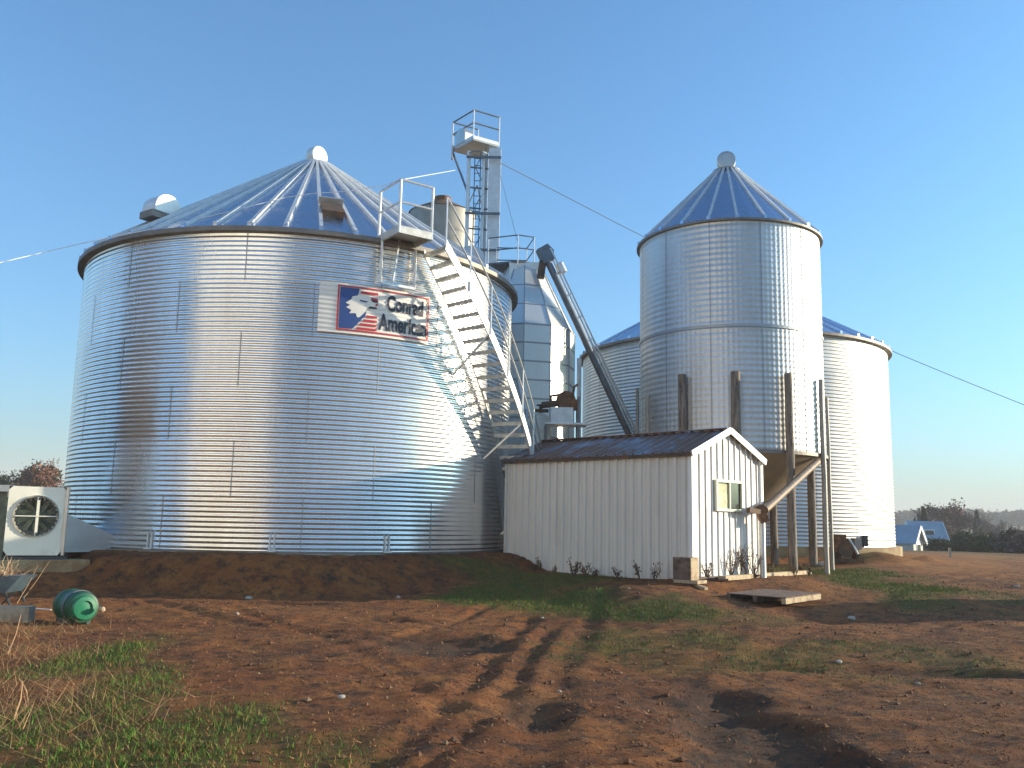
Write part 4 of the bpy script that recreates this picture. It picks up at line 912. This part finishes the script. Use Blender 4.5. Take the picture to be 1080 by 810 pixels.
WD = [(570, 599, .30, 4, 'small dead weed near the left end of the shaded shed side'), (585, 602, .22, 3, 'tiny dead weed right of the first one on the shaded shed side'), (605, 606, .45, 7, 'bushy dead weed in the middle of the shaded shed side'), (617, 607, .35, 6, 'dead weed leaning against the middle ribs beside the bushy one'), (628, 607, .3, 5, 'low dead weed right of the middle bushy ones'), (652, 608, .28, 4, 'thin dead weed on the right half of the shaded side'), (675, 609, .42, 4, 'tall thin dead weed on the right half of the shaded side'), (690, 610, .4, 4, 'dead weed closest to the brown crate on the shaded side'),
      (737, 606, .75, 6, 'tall dead weed at the sunlit shed corner right of the crate'), (745, 608, .4, 5, 'low dead weed just right of the corner weed'), (771, 608, .65, 5, 'dead weed under the window right edge on the white end wall'), (780, 607, .8, 7, 'tallest dead weed against the white end wall'), (788, 607, .6, 6, 'leafy dead weed left of the drop pipe'), (796, 606, .75, 6, 'dead weed right beside the drop pipe'), (812, 604, .3, 4, 'low weed right of the drop pipe in shade'), (845, 603, .35, 6, 'weed between the timber posts'), (853, 604, .3, 6, 'scrubby weed left of the thin metal leg'), (838, 606, .25, 5, 'small weed at the foot of the sunlit post')]
for wd_ in WD: weed(*wd_)
# soil heap against the gable
# ---- rocks and rubbish
RK = [(262, 635, .10, 'pale stone lying on the sunlit lip of the shaded bank', 'white_junk'), (420, 631, .09, 'buff stone on the bank edge left of the grass strip', 'rock'), (250, 648, .06, 'small stone below the pale one on the bank lip', 'rock'), (572, 652, .04, 'tiny white stone in the grass before the shed', 'white_junk'), (663, 621, .05, 'small stone before the shaded shed side', 'rock'), (360, 736, .06, 'little pale chip in the rutted earth', 'white_junk'), (885, 699, .06, 'white chip near a dark hollow at right', 'white_junk'), (898, 653, .10, 'flat pale scrap beside the pallet', 'white_junk'), (1072, 620, .12, 'grey stone at the right frame edge', 'rock'), (968, 722, .05, 'pale pebble right of the dark hollow', 'rock'), (590, 730, .04, 'tiny pebble in the rutted mud left of the hollow', 'white_junk'), (930, 578, .16, 'brown rock by the concrete foot of the broad bin', 'rock'), (952, 578, .22, 'tan boulder at the right end of the bin foundation', 'found')]
for px, py, s, lb, mk in RK:
    s *= .6; q = gp(px, py); mb = MB(); bmm = bmesh.new(); bmesh.ops.create_icosphere(bmm, subdivisions=2, radius=s)
    for v in bmm.verts: v.co *= 1+.35*(_h(int(v.co.x*60/s), int(v.co.y*60/s), int(px))-.5); v.co.z *= .65
    mb.add([q+v.co+Vector((0, 0, s*.25)) for v in bmm.verts], [[v.index for v in f.verts] for f in bmm.faces]); bmm.free()
    single('stone', mb, M[mk], lb, 'stone', q, 'loose stones in the yard', True)
# rusty engine by the right bin
q = Vector((10.1, 27.3, gz(10.1, 27.3)))
t = Thing('rusty_engine', 'rusty engine on a skid in front of the broad bin beside the posts', 'engine', q)
t.part('block', MB().box(q+Vector((-.12, 0, .55)), (.55, .45, .42)).box(q+Vector((-.2, -.05, .8)), (.3, .3, .14)).tube([q+Vector((-.3, -.2, .4)), q+Vector((.3, -.2, .36))], .06, 8), M['rust'])
t.part('radiator', MB().box(q+Vector((.28, -.05, .60)), (.2, .4, .34)), M['white_junk'])
t.part('flywheel', MB().lathe(q+Vector((-.1, -.3, .42)), [(.05, 0), (.22, .0), (.22, .06), (.05, .06)], 20, (0, 1, 0)), M['rust_dark'])
t.part('manifold', MB().tube([q+Vector((0, -.24, .75)), q+Vector((.12, -.26, .55)), q+Vector((.25, -.25, .3))], .045, 8), M['steel'], smooth=True)
t.part('skid', MB().box(q+Vector((0, -.15, .10)), (.9, .09, .1)).box(q+Vector((0, .2, .10)), (.9, .09, .1)).box(q+Vector((-.25, 0, .23)), (.08, .4, .2)).box(q+Vector((.28, 0, .23)), (.08, .4, .2)), M['rust_dark'])

# ------------------------------------------------------------------ wires
def wire(name, pts, r, m_, lb):
    single(name, MB().tube(pts, r, 6), m_, lb, 'cable', pts[0])
pts = [at(-160, 312, 15), at(0, 277, 16.6), at(85, 257, 17.8), at(150, 243.5, 18.2), at(230, 226, 18.9), at(300, 208.5, 19.5), at(330, 204, 19.6), at(365, 202, 19.3), at(404, 196, 18.7), at(421, 190, 18.1), at(480, 179.5, 31.5)]
wire('pale_cord', pts, .009, M['cord'], 'thin pale cord draped over the big bin roof towards the elevator')
pts = []
for i in range(25):
    u = i/24; px = 528+(1160-528)*u; py = np.interp(px, [528, 600, 675, 940, 1010, 1080, 1160], [172, 209, 248, 370, 399, 427, 456]); pts.append(at(px, float(py), 32.0+8*min(1, u*3)))
wire('guy_cable', pts, .014, M['cable'], 'dark cable sloping from the elevator head down past the bins to the right')
wire('guy_wire', [at(527, 183, 32.3), at(548, 262, 27.6)], .008, M['cable'], 'thin wire dropping from the elevator leg to the tank platform')

# ------------------------------------------------------------------ background
def tree(name, base, h, seed, crown='bare', spread=.32, label='', cols=((.12, .08, .06),), nleaf=2500, group='trees beyond the yard', trunk=True, shape=(1, 1), leaf=.18):
    rd = random.Random(seed); mb = MB(); tips = []; h *= .70; leaf *= .5; nleaf = int(nleaf*2.2)
    def br(p, d, l, r, lev):
        n = 3; pts = [p]; 
        for i in range(n): d = (d+Vector((rd.gauss(0, .12), rd.gauss(0, .12), rd.gauss(.02, .06)))).normalized(); pts.append(pts[-1]+d*l/n)
        mb.tube(pts, [r*(1-.45*i/n) for i in range(n+1)], 5 if lev < 2 else 3, caps=False)
        if lev >= 4: tips.append(pts[-1]); return
        if lev >= 2: tips.append(pts[-1])
        for k in range(rd.choice((2, 3, 3)) if lev else 5):
            a_ = rd.uniform(0, 2*PI); s = rd.uniform(.5, 1.0)*(1.0 if lev else .9); dd = (d+Vector((math.cos(a_), math.sin(a_), rd.uniform(-.1, .4)))*s*.9).normalized()
            q = pts[rd.choice((1, 2, 3))] if lev else pts[rd.choice((2, 3))]; br(q, dd, l*rd.uniform(.58, .82), r*.5, lev+1)
    t = Thing(name, label, 'tree', base, group)
    if crown != 'cone': br(Vector(base), Vector((0, 0, 1)), h*.36, h*.022, 0)
    else: mb.tube([base, Vector(base)+Vector((0, 0, h))], [h*.03, .02], 6)
    t.part('trunk', mb, M['bark'])
    r2 = np.random.default_rng(seed)
    if crown == 'cone':
        n = nleaf; zz = r2.uniform(.08, 1, n)**.9; rr = (1-zz)*h*.24*np.sqrt(r2.uniform(.3, 1, n))*(1+.25*np.sin(zz*40)); a_ = r2.uniform(0, 2*PI, n); rr = rr*.8
        P = np.stack([rr*np.cos(a_), rr*np.sin(a_), zz*h], -1)+np.array(base)
    else:
        tp = np.array([list(v) for v in tips]); n = nleaf; P = tp[r2.integers(0, len(tp), n)]+r2.normal(0, h*(.035 if crown == 'bare' else .05), (n, 3))
    if n:
        s = leaf*r2.uniform(.5, 1.4, (n, 1, 1)); V = P[:, None, :]+r2.normal(0, 1, (n, 3, 3))*s*.5; cc = np.array(cols); C = cc[r2.integers(0, len(cc), n)]*r2.uniform(.6, 1.35, (n, 1))
        V -= np.array(t.loc)
        o = tri_cloud('crown', V, C, M['blade'], '', '', parent=t.e)
    return t
SC_T = .68
def gb_(px, Yd, dz=0): p = at(px, 560, Yd); return Vector((p.x, Yd, gz(p.x, Yd)+dz))
BR_ = [(.17, .10, .09), (.14, .09, .085), (.11, .08, .07)]
RED = [(.17, .075, .06), (.13, .06, .055), (.2, .10, .08)]
OLV = [(.07, .075, .035), (.10, .09, .045), (.05, .06, .03)]
tree('bare_tree', gb_(1022, 120), 12.5, 3, 'bare', label='tall bare twiggy tree, largest on the right skyline', cols=BR_, nleaf=500, leaf=.16)
tree('bare_tree', gb_(1003, 128), 11.0, 4, 'bush', label='reddish bushy tree left of the tall bare one', cols=RED, nleaf=3200, leaf=.55)
tree('conifer_tree', gb_(975, 112), 9.2, 5, 'cone', label='small dark pointed evergreen above the farm buildings', cols=[(.02, .03, .015), (.03, .04, .02)], nleaf=2600, leaf=.4)
tree('conifer_tree', gb_(1031, 122), 9.2, 15, 'cone', label='small dark evergreen tucked right of the bare tree trunk', cols=[(.02, .03, .015), (.03, .04, .02)], nleaf=1800, leaf=.4)
tree('bare_tree', gb_(985, 118), 8.6, 6, 'bush', label='brown bushy tree right behind the farm buildings', cols=BR_, nleaf=2600, leaf=.5)
tree('bare_tree', gb_(993, 125), 9.0, 61, 'bush', label='brown rounded tree between the buildings and the reddish tree', cols=BR_, nleaf=2600, leaf=.5)
tree('bare_tree', gb_(1045, 150), 9.0, 7, 'bush', label='low grey brown tree right of the tall bare one', cols=BR_, nleaf=2200, leaf=.5)
tree('leafy_tree', gb_(1078, 95), 5.5, 8, 'bush', label='olive brown bushy tree at the right frame edge', cols=OLV+BR_, nleaf=2600, leaf=.45)
tree('leafy_tree', gb_(20, 95), 11.2, 9, 'bush', label='low olive tree behind the cabinet on the left', cols=OLV, nleaf=2600, leaf=.5, group='trees on the left skyline')
tree('bare_tree', gb_(44, 90), 12.5, 10, 'bush', label='rust brown rounded tree above the white blower housing', cols=[(.22, .10, .06), (.17, .08, .05)], nleaf=3600, leaf=.5, group='trees on the left skyline')
tree('bare_tree', gb_(62, 95), 12.0, 12, 'bush', label='dark twiggy tree touching the big bin edge', cols=BR_, nleaf=1500, leaf=.4, group='trees on the left skyline')
tree('leafy_tree', gb_(-20, 100), 11.7, 13, 'bush', label='olive tree at the far left just outside the cabinet', cols=OLV, nleaf=2000, leaf=.5, group='trees on the left skyline')
# hedge bushes in front of the field
for i, (px, Yd, h_, cl) in enumerate(((992, 70, 3.2, OLV), (1010, 72, 4.0, OLV), (1030, 68, 3.6, OLV), (1050, 70, 4.0, OLV+BR_), (1068, 66, 3.9, BR_+OLV), (1090, 62, 3.8, BR_))):
    tree('hedge_bush', gb_(px, Yd, -1.3), h_+.9, 30+i, 'bush', label=['dark hedge bush just right of the farm buildings', 'second dark hedge bush from the farm buildings', 'dark hedge bush below the tall bare tree', 'brownish hedge bush right of the tall bare tree', 'brown hedge bush near the right frame edge', 'brown scrub cut by the right frame edge'][i], cols=cl, nleaf=2600, leaf=.35, group='hedge beyond the yard')
# far wood
def wood(name, label, x0, x1, Y0, hmin, hmax, n, cols, leaf):
    r2 = np.random.default_rng(int(Y0)); px = r2.uniform(x0, x1, n); Yd = Y0*r2.uniform(.96, 1.06, n); X_ = np.array([at(float(p), 540, float(y_)).x for p, y_ in zip(px, Yd)])
    hh_ = hmin+(hmax-hmin)*(.5+fbm(X_/14, X_*0+3, 3, 51)); zz = ground_z(X_, Yd, False); P = np.stack([X_, Yd, zz+hh_*r2.uniform(0, 1, n)**.8], -1)
    V = P[:, None, :]+r2.normal(0, 1, (n, 3, 3))*leaf*np.array([1, .5, .8]); cc = np.array(cols); C = cc[r2.integers(0, len(cc), n)]*r2.uniform(.6, 1.3, (n, 1))
    tri_cloud(name, V, C, M['blade'], label, 'woodland')
wood('far_wood', 'distant grey brown wood along the right horizon', 900, 1250, 420, 4, 7, 26000, BR_+[(.10, .09, .09)], .8)
wood('far_wood', 'distant brown wood behind the left blower', -160, 120, 300, 4, 7, 12000, BR_+OLV, .7)
wood('far_wood', 'middle distance scrub line across the right field', 930, 1250, 210, 1.5, 3, 16000, BR_+OLV, .45)
# farm buildings far right
def gable_house(name, label, base, L_, W_, H_, RH_, yaw, mw, mr_, grp, win=None):
    t = Thing(name, label, 'building', base, grp); Rm = Matrix.Rotation(yaw, 3, 'Z')
    def w(x, y, z): return Vector(base)+Rm @ Vector((x, y, 0))+Vector((0, 0, z))
    mb = MB(); a = [w(-L_/2, -W_/2, -.5), w(L_/2, -W_/2, -.5), w(L_/2, W_/2, -.5), w(-L_/2, W_/2, -.5), w(-L_/2, -W_/2, H_), w(L_/2, -W_/2, H_), w(L_/2, W_/2, H_), w(-L_/2, W_/2, H_), w(-L_/2, 0, RH_), w(L_/2, 0, RH_)]
    mb.add(a, [(0, 1, 5, 4), (2, 3, 7, 6), (1, 2, 6, 9, 5), (3, 0, 4, 8, 7)]); wl = t.part('wall', mb, mw)
    mb = MB(); e = .3; k = (RH_-H_)/(W_/2)
    for s in (-1, 1): mb.prism([(-L_/2-e, 0), (L_/2+e, 0), (L_/2+e, 1), (-L_/2-e, 1)], w(0, 0, RH_+.05), Rm @ Vector((1, 0, 0)), Rm @ Vector((0, s*(W_/2+e), 0))+Vector((0, 0, -k*(W_/2+e))), (0, 0, .12))
    rf = t.part('roof', mb, mr_)
    for xx in (-L_/2-e-.03, L_/2+e+.03):
        mb = MB()
        for s in (-1, 1): mb.beam(w(xx, 0, RH_+.02), w(xx, s*(W_/2+e), RH_+.02-k*(W_/2+e)), .06, .28)
        t.part('barge_board', mb, M['trim'])
    for (x, y, z, sx, sz, ax_) in (win or ()):
        q = w(x, y, z); ws = (sx, .08, sz) if ax_ == 'x' else (.08, sx, sz)
        f = t.part('window', MB().box(q, (ws[0]+.2 if ax_ == 'x' else .1, .1 if ax_ == 'x' else ws[1]+.2, sz+.2), Rm), M['trim']); t.part('pane', MB().box(q+Rm @ Vector((0, -.06, 0) if ax_ == 'x' else (.06, 0, 0)), ws, Rm), M['glass'], f)
    return t
b1 = gb_(951, 84); gable_house('farm_shed', 'low blue roofed outbuilding with a white gable beside the broad bin', b1, 2.8, 2.5, 1.6, 2.9, rad(-42), M['house_wall'], M['house_roof'], 'farm buildings in the distance', [(1.42, 0, 1.0, .6, .6, 'y')])
b2_ = gb_(975, 92); gable_house('farm_house', 'brown building with a blue grey roof and dormer left of the hedge', b2_, 2.9, 3.2, 2.0, 3.8, rad(-6), M['house_dark'], M['house_roof'], 'farm buildings in the distance', [(.1, -1.1, 2.75, .8, .55, 'x')])
q = gp(1003, 578); single('white_scrap', MB().box(q+Vector((0, 0, .05)), (1.5, .4, .06)).box(q+Vector((.1, 0, .2)), (.35, .3, .3)), M['white_junk'], 'white scrap lying at the far edge of the yard on the right', 'scrap', q)
q = gp(1002, 588); single('marker_stake', MB().box(q+Vector((0, 0, .15)), (.08, .06, .4)), M['white_junk'], 'short white stake standing below the white scrap', 'stake', q)

# ------------------------------------------------------------------ unseen things added to shade the yard or mirror in the big bin
ptx = Vector((-15, -5, -.9))
gable_house('unseen_white_barn', 'unseen large white barn added behind the viewpoint to mirror in the big bin', ptx, 18, 8, 14.0, 17, rad(-35), M['unseen_barn_pale'], M['unseen_barn_roof'], None)  # added, unseen: source of the bright band on the bin wall

gable_house('unseen_brown_barn', 'unseen dark brown barn added on the far left to mirror in the big bin', Vector((-31, 12.5, -.9)), 5, 11, 13.0, 16, rad(8), M['unseen_barn_dark'], M['unseen_barn_roof'], None)  # added, unseen: source of the dark band on the bin wall
HZ = bpy.data.materials.new('haze_air'); HZ.use_nodes = True; nh = HZ.node_tree; nh.nodes.remove(nh.nodes['Principled BSDF']); pv_ = nh.nodes.new('ShaderNodeVolumePrincipled')
pv_.inputs['Density'].default_value = .0009; pv_.inputs['Color'].default_value = (.95, .93, .90, 1); nh.links.new(pv_.outputs[0], nh.nodes['Material Output'].inputs['Volume'])
hz = MB().box((0, 0, 18), (5800, 6800, 90)).build('haze', HZ); hz['kind'] = 'stuff'; hz['label'] = 'thin pale morning air over the whole farm'; hz['category'] = 'haze'
wx, wy = 15.6, 17.2; wz = gz(wx, wy)
t = Thing('unseen_wagon', 'unseen gravity box wagon added beyond the right frame edge to shade the yard', 'wagon', (wx, wy, wz))  # added, unseen: throws the long shadow in from the right
t.part('box', MB().prism([(-1.3, 0), (1.3, 0), (1.5, .75), (1.3, 1.0), (-1.3, 1.0), (-1.5, .75)], (wx, wy-1.05, wz+.75), (1, 0, 0), (0, 0, 1), (0, 2.1, 0)), M['rust'])
t.part('chassis', MB().box((wx, wy, wz+.66), (3.6, .9, .16)), M['rust_dark'])
for sx in (-1, 1):
    for sy in (-.85, .85): t.part('wheel', MB().lathe((wx+sx, wy+sy-.1, wz+.36), [(.2, 0), (.36, .01), (.38, .1), (.36, .19), (.2, .2)], 24, (0, 1, 0)), M['guard'], smooth=True)
# ------------------------------------------------------------------ light, sky, camera
SAZ, SEL = rad(11), rad(11)          # azimuth from +X towards +Y, elevation
sd = Vector((math.cos(SEL)*math.cos(SAZ), math.cos(SEL)*math.sin(SAZ), math.sin(SEL)))
wd = bpy.data.worlds.new('World'); scene.world = wd; wd.use_nodes = True; nt = wd.node_tree; bg = nt.nodes['Background']
sk = nt.nodes.new('ShaderNodeTexSky'); sk.sky_type = 'NISHITA'; sk.sun_disc = False; sk.sun_elevation = SEL; sk.sun_rotation = PI/2-SAZ
sk.air_density = 1.0; sk.dust_density = 1.7; sk.ozone_density = 4.0; sk.altitude = 0
tint = nt.nodes.new('ShaderNodeMix'); tint.data_type = 'RGBA'; tint.blend_type = 'MULTIPLY'; tint.inputs['Factor'].default_value = 1; tint.inputs['B'].default_value = (.62, 1.01, 1.12, 1)
nt.links.new(sk.outputs[0], tint.inputs['A']); nt.links.new(tint.outputs['Result'], bg.inputs['Color']); bg.inputs['Strength'].default_value = .15
ld = bpy.data.lights.new('sun', 'SUN'); ld.energy = 5.0; ld.angle = rad(.55); ld.color = (1, .84, .60); lo = bpy.data.objects.new('sun', ld); COL.objects.link(lo)
lo.rotation_euler = (-sd).to_track_quat('-Z', 'Y').to_euler()
cd = bpy.data.cameras.new('camera'); cd.sensor_width = 36; cd.sensor_fit = 'HORIZONTAL'; cd.lens = 36*F/1080; cd.clip_end = 6000; cd.clip_start = .05
co = bpy.data.objects.new('camera', cd); COL.objects.link(co); scene.camera = co
co.matrix_world = Matrix.Translation(EYE) @ Matrix((_r, _u, -_fw)).transposed().to_4x4()
vs_ = scene.view_settings; vs_.view_transform = 'Standard'; vs_.look = 'None'; vs_.exposure = 1.02; vs_.gamma = 1; vs_.use_curve_mapping = False
scene.cycles.max_bounces = 6; scene.cycles.use_denoising = True
